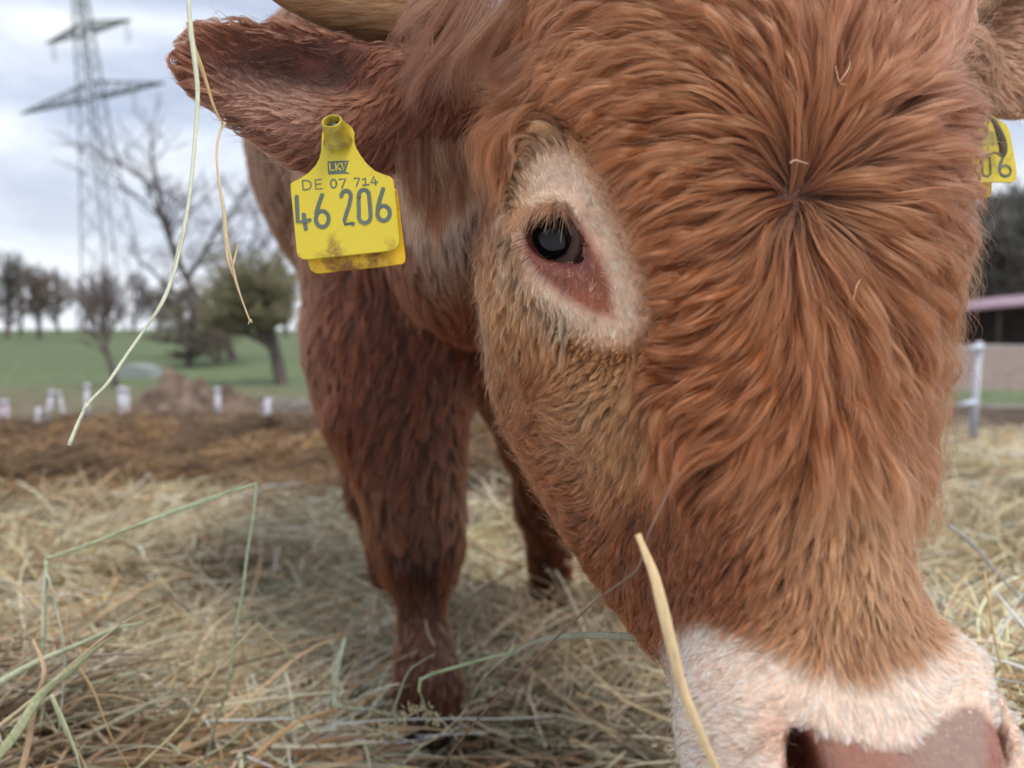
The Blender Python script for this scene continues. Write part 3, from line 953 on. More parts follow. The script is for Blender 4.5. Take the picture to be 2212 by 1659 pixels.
BASE = Vector((PW(935, 1590, .95).x, PW(935, 1590, .95).y, 0.0))
cow = empty('cow', BASE, 'reddish-brown young bull with curly forehead and pale muzzle lowered to the hay', 'cow')
body = mesh_obj('body', cam2world(SV), SQ, skin, cow)
ca = body.data.color_attributes.new('skin_colour', 'FLOAT_COLOR', 'POINT')
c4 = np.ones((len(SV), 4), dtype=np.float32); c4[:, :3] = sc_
ca.data.foreach_set('color', c4.ravel())
wa = body.data.attributes.new('wet', 'FLOAT', 'POINT')
wa.data.foreach_set('value', np.maximum(pd[:, 0], .6 * il[:, 0]).astype(np.float32))

FURQ = globals().get('FURQ', 1.0)
tl = which_layer(tcn)
tlen = coat_length(tcn, tl)[0]
short = (tlen < .016) & (tl == 0)
long_ = (tl == 0) & ~short
for nm, ng, nh, sel, sd, rh in (('coat', 8000, 500000, long_, 11, .000062), ('short_face_hair', 14000, 110000, short, 12, .00007),
                                ('ear_hair', 2600, 42000, tl == 1, 13, .00008), ('trunk_hair', 9000, 90000, tl == 2, 14, .00011)):
    P, rad, col, rs = make_coat(int(ng * min(1, FURQ * 2)), int(nh * FURQ), sel.astype(float), sd, rh / math.sqrt(FURQ), soft=(nm == 'trunk_hair'))
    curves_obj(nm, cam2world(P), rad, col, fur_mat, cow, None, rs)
    print(nm, len(P), round(time.time() - T0, 1), 's')
# ================================================================== SETTING
def vnoise(x, y, seed=0):
    xi, yi = np.floor(x).astype(np.int64), np.floor(y).astype(np.int64)
    fx, fy = x - xi, y - yi
    fx = fx * fx * (3 - 2 * fx); fy = fy * fy * (3 - 2 * fy)
    def h(a, b):
        n = (a * 374761393 + b * 668265263 + seed * 974634777) & 0x7fffffff
        n = ((n ^ (n >> 13)) * 1274126177) & 0x7fffffff
        return ((n ^ (n >> 16)) & 0xffff) / 65535.0
    return (h(xi, yi) * (1 - fx) + h(xi + 1, yi) * fx) * (1 - fy) + (h(xi, yi + 1) * (1 - fx) + h(xi + 1, yi + 1) * fx) * fy

def fbm(x, y, oct=4, seed=0):
    s, a, n = 0, .5, 0
    for i in range(oct):
        s = s + a * vnoise(x * 2 ** i, y * 2 ** i, seed + i); n += a; a *= .5
    return s / n

YK = np.array([0.0, .55, .8, 1.05, 1.6, 3.0, 4.1, 4.6, 5.2, 6.5, 9, 15, 30, 70, 120, 160, 300, 2000])
ZK = np.array([.12, .12, .055, 0, .0, 0.0, -.015, -.035, -.15, -.38, -.52, -.62, -.74, -.95, -1.0, -2.4, -9, -60.])
def ground_z(x, y):
    z = np.interp(y, YK, ZK)
    right = np.clip((x / np.maximum(y, .1) - .42) / .1, 0, 1)
    hump = np.exp(-((y - 26) / 9.0) ** 2) * right * .38       # bare bank on the right
    near = np.clip((5.4 - y) / 1.2, 0, 1)
    lump = (fbm(x * 2.3, y * 2.3, 4, 3) - .5) * .20 + (fbm(x * 9, y * 9, 3, 9) - .5) * .045
    berm = (fbm(x * 1.2 + 5, y * 1.2, 3, 21) - .5) * .16 * np.clip((y - 2.6) / 1.5, 0, 1)
    side = np.clip((np.abs(x - .10) - .28) / .22, 0, 1)
    z = z + .11 * side * np.clip((1.35 - y) / .6, 0, 1)
    z = z - .11 * np.clip((y - 2.2) / 1.6, 0, 1) * right * np.clip((6 - y) / 1.5, 0, 1)
    foot = 1 - .8 * np.exp(-((x + .10) ** 2 + (y - 1.0) ** 2) / .02)
    return z + near * (lump * foot + berm) + hump + (1 - near) * (fbm(x * .4, y * .4, 3, 5) - .5) * .10

# ground: one sheet that widens with distance
ny, nx = 420, 300
yy = np.concatenate([np.geomspace(.28, 6.0, 300), np.geomspace(6.05, 1900, 120)])
uu = np.linspace(-1.35, 1.35, nx)
XX = (uu[None, :] * (yy[:, None] + .5)); YY = np.repeat(yy[:, None], nx, 1)
GZ = ground_z(XX, YY)
gv = np.stack([XX, YY, GZ], -1).reshape(-1, 3)
a0 = (np.arange(ny - 1)[:, None] * nx + np.arange(nx - 1)[None, :]).ravel()
gq = np.stack([a0, a0 + 1, a0 + nx + 1, a0 + nx], 1)
gmat = noise_mat('ground_soil', [(.28, (.10, .10, .10)), (.45, (.20, .20, .20)), (.6, (.30, .30, .30)), (.75, (.42, .42, .42))], scale=7, detail=9, rough=.95, bump=.6, bump_scale=30)
nt = gmat.node_tree
n_, l_ = nt.nodes, nt.links
bs = n_['Principled BSDF']
base_link = bs.inputs['Base Color'].links[0].from_socket
at_ = n_.new('ShaderNodeAttribute'); at_.attribute_name = 'cover'
mxg = n_.new('ShaderNodeMixRGB'); mxg.blend_type = 'MULTIPLY'; mxg.inputs['Fac'].default_value = 1.0
l_.new(at_.outputs['Color'], mxg.inputs['Color2'])
# second colour layer straight from the cover map, soil noise multiplied in
scl = n_.new('ShaderNodeVectorMath'); scl.operation = 'SCALE'; scl.inputs['Scale'].default_value = 3.8
l_.new(base_link, scl.inputs[0]); l_.new(scl.outputs['Vector'], mxg.inputs['Color1'])
l_.new(mxg.outputs['Color'], bs.inputs['Base Color'])
ground = mesh_obj('ground', gv, gq, gmat)
tag(ground, kind='structure')
ratio = XX / np.maximum(YY, .1)
n1 = fbm(XX * 1.1, YY * 1.1, 4, 40)
brown, hayc = np.array(lin((98, 80, 64))), np.array(lin((92, 78, 60)))
green, dull, bank = np.array(lin((108, 120, 86))), np.array(lin((120, 112, 90))), np.array(lin((142, 126, 116)))
w_hay = np.clip((2.15 + .9 * (n1 - .5) + np.clip(ratio - .3, 0, 1) * 8 - YY) / .4, 0, 1)[..., None]
cov = brown + (hayc - brown) * w_hay
far = np.clip((YY - 6.5) / 2, 0, 1)[..., None]
fieldc = dull + (green - dull) * np.clip((YY - 8 - 4 * n1) / 5, 0, 1)[..., None]
fieldc = fieldc * (.85 + .3 * fbm(XX * .15, YY * .05, 3, 50))[..., None]
rt = np.clip((ratio - .42) / .08, 0, 1)[..., None]
gstrip = (np.clip((YY - 9.6) / .4, 0, 1) * np.clip((12.2 - YY) / .5, 0, 1))[..., None]
rightc = bank + (green * 1.05 - bank) * gstrip
rightc = rightc + (np.array(lin((92, 78, 66))) - rightc) * np.clip((9.6 - YY) / .4, 0, 1)[..., None]
fieldc = fieldc + (rightc - fieldc) * rt
cov = cov + (fieldc - cov) * far
ga = ground.data.color_attributes.new('cover', 'FLOAT_COLOR', 'POINT')
g4 = np.ones((ny * nx, 4), dtype=np.float32); g4[:, :3] = cov.reshape(-1, 3) * 1.0
ga.data.foreach_set('color', g4.ravel())

# --- loose hay: more strands than anyone could count
hay_mat = bpy.data.materials.new('dry_grass')
hay_mat.use_nodes = True
nt = hay_mat.node_tree
hb = nt.nodes['Principled BSDF']
ha = nt.nodes.new('ShaderNodeAttribute'); ha.attribute_name = 'tint'
nt.links.new(ha.outputs['Color'], hb.inputs['Base Color'])
hb.inputs['Roughness'].default_value = .55; hb.inputs['Specular IOR Level'].default_value = .3

def ray_ground(px, py):
    """where the line of sight through a frame position meets the ground (marched)"""
    d = np.full(len(px), .45); hit = np.zeros(len(px), bool)
    dirc = np.stack([(px - CX) / F_PX, (CY - py) / F_PX, np.ones(len(px))], 1)
    w1 = cam2world(dirc) - np.array([0, 0, CAM_H])
    for _ in range(160):
        P = w1 * d[:, None]
        g = ground_z(P[:, 0], P[:, 1]) - CAM_H
        hit |= P[:, 2] <= g
        d = np.where(hit, d, d * 1.018)
    P = w1 * d[:, None]
    return P[:, 0], P[:, 1], d

def hay_strands(n, rows, seed, pal, length, width, lift, steep, xr=(-120, 2330), bend=.5):
    r = np.random.default_rng(seed)
    px = r.uniform(*xr, n); py = rows[0] + (rows[1] - rows[0]) * r.random(n)
    x, y, d = ray_ground(px, py)
    hx_, hy_ = PW(930, 1560, .94).x, PW(930, 1560, .94).y
    keep = (d < 5.0) & ~((np.abs(x - hx_) < .07) & (y > hy_ - .10) & (y < hy_ + .05))
    x, y, d = x[keep], y[keep], d[keep]
    n = len(x)
    # tufts share a heading so that the hay lies in swathes
    head = fbm(x * 3, y * 3, 3, seed) * 12.0 + r.normal(0, .75, n)
    L = length[0] + (length[1] - length[0]) * r.random(n) ** 1.6
    K_ = 6
    P = np.zeros((n, K_, 3))
    z = ground_z(x, y) + r.random(n) ** 2 * lift
    pos = np.stack([x, y, z], 1); P[:, 0] = pos
    el = r.normal(0, steep, n)
    cur = r.normal(0, bend, n) / K_; cel = r.normal(0, bend * .6, n) / K_
    kink = r.integers(1, K_ + 6, n)
    for k in range(1, K_):
        head = head + cur + np.where(kink == k, r.normal(0, .9, n), 0)
        el = el + cel
        st = np.stack([np.cos(head) * np.cos(el), np.sin(head) * np.cos(el), np.sin(el)], 1)
        pos = pos + st * (L / (K_ - 1))[:, None]
        gz = ground_z(pos[:, 0], pos[:, 1])
        pos[:, 2] = np.maximum(pos[:, 2], gz + .001)
        pos[:, 2] = np.where(pos[:, 2] > gz + lift * 1.6, pos[:, 2] * .6 + (gz + lift * 1.6) * .4, pos[:, 2])
        P[:, k] = pos
    rad = (width[0] + (width[1] - width[0]) * r.random(n) ** 2)[:, None] * (1 - .5 * np.linspace(0, 1, K_)[None, :] ** 2) * .5
    pal = np.array([lin(c) for c in pal])
    col = pal[r.integers(0, len(pal), n)] * np.exp(r.normal(0, .22, (n, 1))) * (.50 + .85 * np.clip((fbm(x * 4.5, y * 4.5, 3, 88) - .3) / .3, 0, 1))[:, None]
    return P, rad, np.clip(col, .01, .85)

HAY_PAL = [(226, 210, 178), (212, 202, 168), (184, 164, 126), (236, 222, 190), (208, 178, 138), (144, 122, 92), (200, 200, 166), (226, 202, 174)]
STRAW_PAL = [(204, 168, 126), (194, 154, 112), (186, 152, 118), (212, 186, 150)]
BROWN_PAL = [(132, 100, 68), (116, 84, 56), (150, 120, 80), (98, 74, 56), (140, 116, 84), (150, 124, 96)]
sets = [hay_strands(22000, (1085, 1700), 31, HAY_PAL, (.05, .22), (.0016, .0050), .045, .30),
        hay_strands(5200, (1150, 1700), 32, HAY_PAL, (.10, .34), (.0014, .0042), .07, .3, bend=.9),
        hay_strands(3600, (1330, 1720), 33, STRAW_PAL, (.03, .14), (.0035, .0075), .035, .25),
        hay_strands(9500, (880, 1140), 34, BROWN_PAL, (.04, .20), (.003, .007), .03, .3, xr=(-120, 1500)),
        hay_strands(7000, (880, 1250), 35, HAY_PAL[:5] + [(190, 160, 116)], (.06, .3), (.002, .005), .05, .3, xr=(1850, 2330)),
        hay_strands(4200, (1090, 1260), 36, HAY_PAL, (.06, .3), (.002, .005), .06, .35)]
HP = np.concatenate([s[0] for s in sets]); HR = np.concatenate([s[1] for s in sets]); HC = np.concatenate([s[2] for s in sets])
hay = curves_obj('hay', HP, HR, HC, hay_mat, None, (0, 1.0, 0))
tag(hay, kind='stuff')
print('hay', len(HP), round(time.time() - T0, 1), 's')

# --- trees
bark = noise_mat('bark', [(.3, lin((84, 76, 74))), (.7, lin((122, 112, 106)))], scale=6, rough=.9)
twig_blue = noise_mat('twig_grey', [(.3, lin((104, 98, 108))), (.7, lin((134, 126, 134)))], scale=3, rough=.9)
twig_olive = noise_mat('twig_olive', [(.3, lin((120, 118, 92))), (.7, lin((160, 154, 124)))], scale=3, rough=.9)
twig_brown = noise_mat('twig_brown', [(.3, lin((100, 90, 86))), (.7, lin((136, 124, 116)))], scale=3, rough=.9)
twig_dark = noise_mat('twig_dark', [(.3, lin((100, 100, 94))), (.7, lin((132, 128, 120)))], scale=3, rough=.9)

def tree(name, x, y, h, label, group=None, spread=.6, levels=5, r0=None, lean=(0, 0), seed=1, mat=None, first=.25, kids=4, droop=0.0, twr=.012, base_z=None, cat='tree'):
    """bare winter tree: a trunk that forks into limbs (trunk) and a crown of fine twigs (crown)"""
    r = random.Random(seed)
    z0 = float(ground_z(np.array([x]), np.array([y]))[0]) - .05 if base_z is None else base_z
    root = empty(name, (x, y, z0), label, cat, group)
    r0 = r0 or h * .028
    T, W = MB(), MB()
    def grow(p, d, L, rad, lev):
        n = 3
        path = [p]; q = p.copy(); dd = d.copy()
        for i in range(n):
            dd = (dd + Vector((r.gauss(0, .13), r.gauss(0, .13), r.gauss(0, .10) + .05 - droop * lev * .12))).normalized()
            q = q + dd * (L / n); path.append(q.copy())
        rr = [rad * (1 - .4 * i / n) for i in range(n + 1)]
        (T if lev <= 2 else W).add(tube(path, rr, 6 if lev <= 1 else (4 if lev == 2 else 3), cap=False))
        if lev >= levels: return
        k = kids if lev else kids + 2
        for i in range(k):
            t = first + (1 - first) * (i + r.random() * .8) / k if lev == 0 else .25 + .75 * (i + r.random()) / k
            j = min(n - 1, int(t * n)); bp = path[j].lerp(path[j + 1], min(1, t * n - j))
            az = r.random() * 6.283
            a = Vector((math.cos(az), math.sin(az), 0))
            nd = (dd * (1 - spread * .55) + a * spread * r.uniform(.7, 1.2)).normalized()
            grow(bp, nd, L * r.uniform(.52, .72), max(rad * .5, twr * .5), lev + 1)
        grow(q, dd, L * .6, rad * .58, lev + 1)
    grow(Vector((x, y, z0)), Vector((lean[0], lean[1], 1)).normalized(), h * .42, r0, 0)
    T.build('trunk', bark, root, True)
    W.build('crown', mat or twig_blue, root)
    return root

def at_px(px, y):
    return (px - CX) / F_PX * y

# big bare tree and its neighbours on the near side of the field
tree('bare_tree', at_px(505, 24), 24, 8.6, 'tall bare tree with wide grey crown right of the pylon', seed=5, spread=.75, r0=.16, twr=.018, levels=5, lean=(-.16, 0), kids=3)
tree('willow', at_px(470, 21), 21, 3.9, 'low olive-green willow shrub spreading from one stool on the grass', seed=8, spread=.95, levels=5, r0=.12, mat=twig_olive, first=.02, kids=4, twr=.016)
tree('willow', at_px(405, 20), 20, 2.6, 'brownish low bush between the leaning tree and the willow', seed=18, spread=1.0, levels=4, r0=.08, mat=twig_brown, first=.02, kids=5, twr=.022, cat='bush')
tree('small_tree', at_px(608, 14), 14, 2.9, 'small round-crowned olive tree on a short dark trunk beside the cow\'s flank', seed=12, spread=.85, levels=5, r0=.13, mat=twig_olive, first=.5, kids=5, twr=.016)
tree('small_tree', at_px(250, 13), 13, 2.3, 'slim tree with a dark leaning trunk in front of the green field', seed=15, spread=.35, levels=4, r0=.055, lean=(-.22, 0), mat=twig_brown, first=.5, kids=3, twr=.018)
k = 0
for px, y, h, m, sd in ((-60, 62, 9, twig_dark, 20), (15, 60, 7.5, twig_dark, 21), (86, 58, 6.2, twig_brown, 22), (45, 75, 8.5, twig_brown, 23), (130, 85, 7.5, twig_brown, 27), (185, 90, 8.2, twig_blue, 24), (232, 92, 7.4, twig_blue, 25), (290, 88, 7.8, twig_blue, 26),
                        (345, 80, 6.0, twig_brown, 28), (400, 74, 6.2, twig_brown, 29), (560, 70, 6.5, twig_brown, 30), (620, 66, 6.5, twig_brown, 33)):
    lb = ['bare tree cut off by the frame edge at the far end of the field', 'dark bare tree standing first at the frame edge beyond the field', 'bushy dark-based bare tree alone at the crest of the green field', 'brown bare tree just behind the bushy dark-based one',
          'thin brown tree between the bushy one and the pylon', 'thin grey tree just left of the foot of the pylon', 'thin grey tree right behind the legs of the pylon', 'thin grey tree just right of the foot of the pylon',
          'low brown tree behind the brownish bush', 'low brown tree behind the willow shrub', 'brown tree behind the round-crowned olive tree', 'brown tree on the crest half behind the cow\'s flank'][k]
    tree('bare_tree', at_px(px, y), y, h, lb, 'bare trees along the crest of the field', seed=sd, spread=.5, levels=4, r0=.2, mat=m, first=.10, kids=4, twr=.06)
    k += 1
# wooded slope on the right
wz = [(2020, 60, 12, 41), (2070, 64, 13, 42), (2125, 58, 12.5, 43), (2180, 62, 13, 44), (2240, 60, 13.5, 45), (2300, 64, 14, 46), (2045, 50, 9, 47), (2105, 52, 9.5, 48), (2160, 50, 9.5, 49), (2215, 52, 10, 50), (2275, 54, 10, 51), (1975, 58, 11, 52), (2000, 66, 12, 53)]
for i, (px, y, h, sd) in enumerate(wz):
    tree('woodland_tree', at_px(px, y), y, h, 'dark bare tree of the wooded slope behind the pink-roofed shed', 'trees of the wooded slope', seed=sd, spread=.6, levels=4, r0=.25, mat=twig_dark, first=.08, kids=6, twr=.13)
# the slope they grow on
hill_m = noise_mat('wood_floor', [(.3, lin((62, 62, 50))), (.7, lin((88, 84, 70)))], scale=.6, rough=1)
hx = np.linspace(at_px(1940, 70), at_px(2900, 70), 50); hy = np.linspace(56, 110, 24)
HX, HY = np.meshgrid(hx, hy)
HZ = -2.5 + 9.5 * np.clip((HY - 56) / 30, 0, 1) ** .8 * np.clip((HX - hx[0]) / 8, 0, 1) ** .6 + (fbm(HX * .3, HY * .3, 3, 77) - .5) * 1.6
hv = np.stack([HX, HY, HZ], -1).reshape(-1, 3)
a0 = (np.arange(23)[:, None] * 50 + np.arange(49)[None, :]).ravel()
tag(mesh_obj('hill', hv, np.stack([a0, a0 + 1, a0 + 51, a0 + 50], 1), hill_m), kind='structure')

# --- pylon: built square, turned, tapering lattice
steel = principled('galvanised_steel', lin((74, 82, 78)), .6, .4)
glassy = principled('insulator_glass', lin((150, 158, 160)), .3, .5)
PD = 100.0
pz0 = float(ground_z(np.array([at_px(262, PD)]), np.array([PD]))[0])
pyl = empty('pylon', (at_px(258, PD), PD, pz0), 'tall grey lattice pylon with two crossarms against the cloudy sky', 'pylon')
def hgt(row): return PW(206, row, PD).z - pz0
ang = math.radians(-28)
U = Vector((math.cos(ang), math.sin(ang), 0)); Wd = Vector((-math.sin(ang), math.cos(ang), 0))
lean_x = (PW(206, 0, PD).x - at_px(258, PD)) / hgt(0)
def tp(u, w, z): return Vector(pyl.location) + U * u + Wd * w + Vector((lean_x * z, 0, z))
def half(z):
    return float(np.interp(z, [0, hgt(600), hgt(250), hgt(60), hgt(-10), hgt(-50)], [3.4, 2.5, 1.15, .75, .5, .1]))
tw_ = MB()
levels_ = [0]
while levels_[-1] < hgt(60): levels_.append(levels_[-1] + max(1.5, half(levels_[-1]) * 1.9))
levels_ += [hgt(30), hgt(0), hgt(-50)]
for z0_, z1_ in zip(levels_[:-1], levels_[1:]):
    a, b = half(z0_), half(z1_)
    cs0 = [tp(sx * a, sy * a, z0_) for sx, sy in ((-1, -1), (1, -1), (1, 1), (-1, 1))]
    cs1 = [tp(sx * b, sy * b, z1_) for sx, sy in ((-1, -1), (1, -1), (1, 1), (-1, 1))]
    for i in range(4):
        j = (i + 1) % 4
        tw_.bar(cs0[i], cs1[i], .095, 4); tw_.bar(cs0[i], cs1[j], .045, 3); tw_.bar(cs0[j], cs1[i], .045, 3)
tw_.build('tower', steel, pyl)
def crossarm(zr, zb, ul, ur):
    m = MB()
    for s, u1 in ((-1, ul), (1, ur)):
        u0 = half(hgt(zr)) * s
        tip = tp(u1, 0, hgt(zr))
        N = 6
        rails = []
        for w_, z_ in ((-.7, 0), (.7, 0), (0, zb)):
            st = tp(u0, w_, hgt(zr) + z_)
            m.bar(st, tip, .12, 4); rails.append([st.lerp(tip, i / N) for i in range(N + 1)])
        for i in range(N):
            for a in range(3):
                b = (a + 1) % 3
                m.bar(rails[a][i], rails[b][i + 1], .06, 3); m.bar(rails[a][i], rails[b][i], .06, 3)
    m.build('crossarm', steel, pyl)
s1 = F_PX / PD
crossarm(92, 1.3, -(211 - 105) / s1 / math.cos(ang) * 1.10, (325 - 211) / s1 / math.cos(ang) * 1.16)
crossarm(226, 2.0, -(226 - 35) / s1 / math.cos(ang) * 1.18, (400 - 226) / s1 / math.cos(ang) * 1.16)
for zr, u, dz in ((92, -(206 - 110) / s1 / math.cos(ang), 2.6), (92, (330 - 206) / s1 / math.cos(ang) * .97, 2.6), (226, -(222 - 153) / s1 / math.cos(ang), 2.6), (226, (340 - 222) / s1 / math.cos(ang), 2.6)):
    m = MB()
    for o in (-.35, .35):
        m.add(tube([tp(u + o, 0, hgt(zr) - .1), tp(u + o * .8, 0, hgt(zr) - dz)], .07, 5))
    m.build('insulator', glassy, pyl)

# --- fence posts on the far side of the yard
plastic = principled('white_plastic', lin((196, 196, 206)), .45, .4)
pinkish = principled('worn_plastic', lin((206, 190, 208)), .5, .4)
wood = noise_mat('grey_wood', [(.3, lin((120, 108, 100))), (.7, lin((176, 164, 156)))], scale=20, stretch=(1, 1, .1), rough=.9)
POSTS = [((-4, 905), (4, 868), 'pale pinkish fence post cut by the frame edge'), ((17, 905), (13, 866), 'pale pinkish fence post second from the frame edge'), ((78, 905), (84, 880), 'shortest white fence stub low in the grass'), ((98, 905), (112, 846), 'white fence post leaning to the right'),
         ((142, 900), (128, 848), 'thin white fence post leaning to the left'), ((187, 905), (188, 832), 'upright white fence post beside the big stalk end'), ((264, 905), (262, 838), 'thick white fence post, front one of the close pair'), ((277, 905), (273, 842), 'thinner white fence post behind its close twin'),
         ((471, 905), (470, 840), 'white fence post alone in front of the brush heap'), ((577, 905), (578, 860), 'short white fence post at the end of the concrete trough')]
for i, (a, b, lb) in enumerate(POSTS):
    y = 6.2
    A, B = PW(a[0], a[1], y), PW(b[0], b[1], y)
    A.z = float(ground_z(np.array([A.x]), np.array([A.y]))[0]) - .03
    r_ = [.018, .016, .020, .022, .014, .022, .030, .020, .024, .024][i]
    root = empty('fence_post', A, lb, 'fence post', 'white electric fence posts')
    m = MB(); m.add(tube([A, B], [r_, r_ * .9], 10)); m.build('post', pinkish if i < 2 else plastic, root, True)
    if i not in (2, 9):
        d = (B - A).normalized()
        m = MB(); m.add(tube([B - d * .03, B + d * .012], [r_ * 1.12, r_ * 1.0], 10)); m.build('cap', plastic, root, True)
# the near post on the right, with its insulators and tapes
A, B = PW(2100, 960, 3.95), PW(2115, 738, 3.95)
A.z = float(ground_z(np.array([A.x]), np.array([A.y]))[0]) - .05
root = empty('fence_post', A, 'taller white fence post with two tape clips right of the bull\'s muzzle', 'fence post', 'white electric fence posts')
m = MB(); m.add(tube([A, B], [.0205, .0165], 12)); m.build('post', plastic, root, True)
d = (B - A).normalized()
for px, py in ((2108, 752), (2092, 872)):
    c_ = PW(px, py, 3.92)
    m = MB(); m.add(tube([c_ - Vector((.036, 0, .008)), c_ + Vector((.036, 0, .008))], [.019, .019], 8, flat=.8)); m.add(tube([c_ + Vector((-.030, -.01, 0)), c_ + Vector((-.045, -.015, .003))], [.006, .005], 6))
    m.build('tape_clip', principled('clip_plastic', lin((206, 214, 230)), .35, .5), root, True)
tape_m = principled('fence_tape', lin((196, 206, 206)), .6, .3)
for (p, lb) in ((((1800, 762), (2092, 752), (2160, 748), (2330, 742)), 'pale upper electric tape clipped to the tall white post'), (((1800, 880), (2080, 873), (2160, 878), (2330, 872)), 'pale lower electric tape clipped to the tall white post')):
    pts = [PW(a, b, 3.88) for a, b in p]
    pts = [Vector(q) for q in smooth_path([tuple(q) for q in pts], 20)]
    m = MB(); m.add(tube(pts, [.0022] * 20, 6, flat=.3, up=(0, 1, 0)))
    tag(m.build('fence_tape', tape_m, None, True), lb, 'fence tape', 'electric tapes on the tall post')

# shed with the pinkish roof
roof_m = noise_mat('pink_sheet_roof', [(.35, lin((146, 120, 132))), (.65, lin((172, 146, 156)))], scale=2, rough=.5)
wall_m = noise_mat('dark_boards', [(.35, lin((58, 54, 50))), (.65, lin((84, 76, 70)))], scale=3, rough=.9, stretch=(4, 4, .4))
sy = 30.0
L0, L1 = PW(2060, 674, sy), PW(2500, 632, sy - 2)
shed = empty('shed', (L0.x, sy, float(ground_z(np.array([L0.x]), np.array([sy]))[0])), 'long low shed with a pink sheet roof in front of the wooded slope', 'shed')
m = MB()
rv = [L0, L1, L1 + Vector((.3, 3.4, .22)), L0 + Vector((.3, 3.4, .22))]
rv = rv + [v + Vector((0, 0, .10)) for v in rv]
m.add((rv, [(0, 1, 5, 4), (1, 2, 6, 5), (2, 3, 7, 6), (3, 0, 4, 7), (4, 5, 6, 7), (3, 2, 1, 0)])); m.build('roof', roof_m, shed)
gz = shed.location.z - .1
for i in range(5):
    c = L0.lerp(L1, (i + .3) / 5) + Vector((0, .25, 0))
    m = MB(); m.bar(Vector((c.x, c.y, gz)), Vector((c.x, c.y, c.z + .02)), .07, 6)
    m.build('post', wall_m, shed)
bw = [L0 + Vector((.5, 2.9, 0)), L1 + Vector((0, 2.9, 0))]
m = MB(); m.box(((bw[0].x + bw[1].x) / 2, (bw[0].y + bw[1].y) / 2, (gz + L0.z) / 2 + .1), ((bw[1] - bw[0]).length, .12, L0.z - gz + .25), Matrix.Rotation(math.atan2(bw[1].y - bw[0].y, bw[1].x - bw[0].x), 3, 'Z'))
m.build('rear_wall', wall_m, shed)

# heap of brush and muck behind the posts
heap_m = noise_mat('brush_heap', [(.3, lin((72, 58, 52))), (.5, lin((112, 94, 82))), (.7, lin((150, 132, 116)))], scale=6, detail=8, rough=1, bump=.8)
hc = PW(430, 870, 9.0)
N = 60
hv = []
for j in range(N):
    for i in range(N):
        u, v = i / (N - 1) * 2 - 1, j / (N - 1) * 2 - 1
        rr = math.hypot(u, v)
        b = max(0, 1 - rr ** 2)
        peak = math.exp(-((u + .35) ** 2) / .10) * 1.0 + .55 * math.exp(-((u - .25) ** 2) / .3)
        x_, y_ = hc.x + u * 1.05, 9.0 + v * .8
        hv.append((x_, y_, float(ground_z(np.array([x_]), np.array([y_]))[0]) - .05 + (b ** .8) * peak * .42 + (.16 * (float(fbm(np.array([x_ * 5.]), np.array([y_ * 5.]), 4, 60)[0]) - .5) * b * 4)))
a0 = (np.arange(N - 1)[:, None] * N + np.arange(N - 1)[None, :]).ravel()
heap = mesh_obj('brush_heap', hv, np.stack([a0, a0 + 1, a0 + N + 1, a0 + N], 1), heap_m, None, True, (hc.x, 9.0, -.5))
tag(heap, 'brown heap of brush and muck behind the white fence posts', 'heap')
# trough and tarpaulin
conc = noise_mat('pale_concrete', [(.35, lin((132, 126, 118))), (.65, lin((168, 162, 154)))], scale=9, rough=.9)
tc_ = PW(640, 878, 7.2)
tg = float(ground_z(np.array([tc_.x]), np.array([7.2]))[0])
m = MB()
h_ = tc_.z + .05 - tg
m.box((tc_.x, 7.0, tg + h_ / 2), (.52, .04, h_)); m.box((tc_.x, 7.4, tg + h_ / 2), (.52, .04, h_))
m.box((tc_.x - .28, 7.2, tg + h_ / 2), (.04, .44, h_)); m.box((tc_.x + .28, 7.2, tg + h_ / 2), (.04, .44, h_)); m.box((tc_.x, 7.2, tg + .05), (.519, .359, .08))
t_ = m.build('concrete_trough', conc, None)
tag(t_, 'low pale concrete trough beside the cow\'s hind leg', 'trough')
tb_ = PW(292, 792, 16)
zt = float(ground_z(np.array([tb_.x]), np.array([16.0]))[0])
m = MB()
pr = [(-.42, zt - tb_.z - .02), (-.36, .0), (-.1, .05), (.15, .03), (.4, -.02), (.46, zt - tb_.z - .02)]
vv = [(tb_.x + a, 15.7 + b, tb_.z + c) for b in (0, .25, .6) for a, c in pr]
ff = [(r * 6 + i, r * 6 + i + 1, (r + 1) * 6 + i + 1, (r + 1) * 6 + i) for r in range(2) for i in range(5)] + [tuple(range(6))[::-1], tuple(range(12, 18))]
m.add((vv, ff))
tag(m.build('tarpaulin', principled('grey_blue_sheet', lin((150, 154, 154)), .6, .3), None), 'low grey-blue sheeted stack at the edge of the green field', 'covered stack')
# ================================================================== PARTS OF THE COW
eye_c = PC(1208, 524, .4068)
ER = .0236
me_v, me_f = [], []
nu, nv_ = 48, 32
for j in range(nv_ + 1):
    th = math.pi * j / nv_
    for i in range(nu):
        a = 2 * math.pi * i / nu
        me_v.append((ER * math.sin(th) * math.cos(a), ER * math.sin(th) * math.sin(a), ER * math.cos(th)))
for j in range(nv_):
    for i in range(nu):
        me_f.append((j * nu + i, (j + 1) * nu + i, (j + 1) * nu + (i + 1) % nu, j * nu + (i + 1) % nu))
ec_w = cam2world(eye_c)
em_ = principled('eyeball', (.01, .01, .012), .04, .32)
nt = em_.node_tree
gz_dir = Vector(cam2world(PC(1178, 514, .384)) - ec_w).normalized()
tcn_ = nt.nodes.new('ShaderNodeTexCoord')
nrm = nt.nodes.new('ShaderNodeVectorMath'); nrm.operation = 'NORMALIZE'
dt = nt.nodes.new('ShaderNodeVectorMath'); dt.operation = 'DOT_PRODUCT'; dt.inputs[1].default_value = gz_dir
nt.links.new(tcn_.outputs['Object'], nrm.inputs[0]); nt.links.new(nrm.outputs['Vector'], dt.inputs[0])
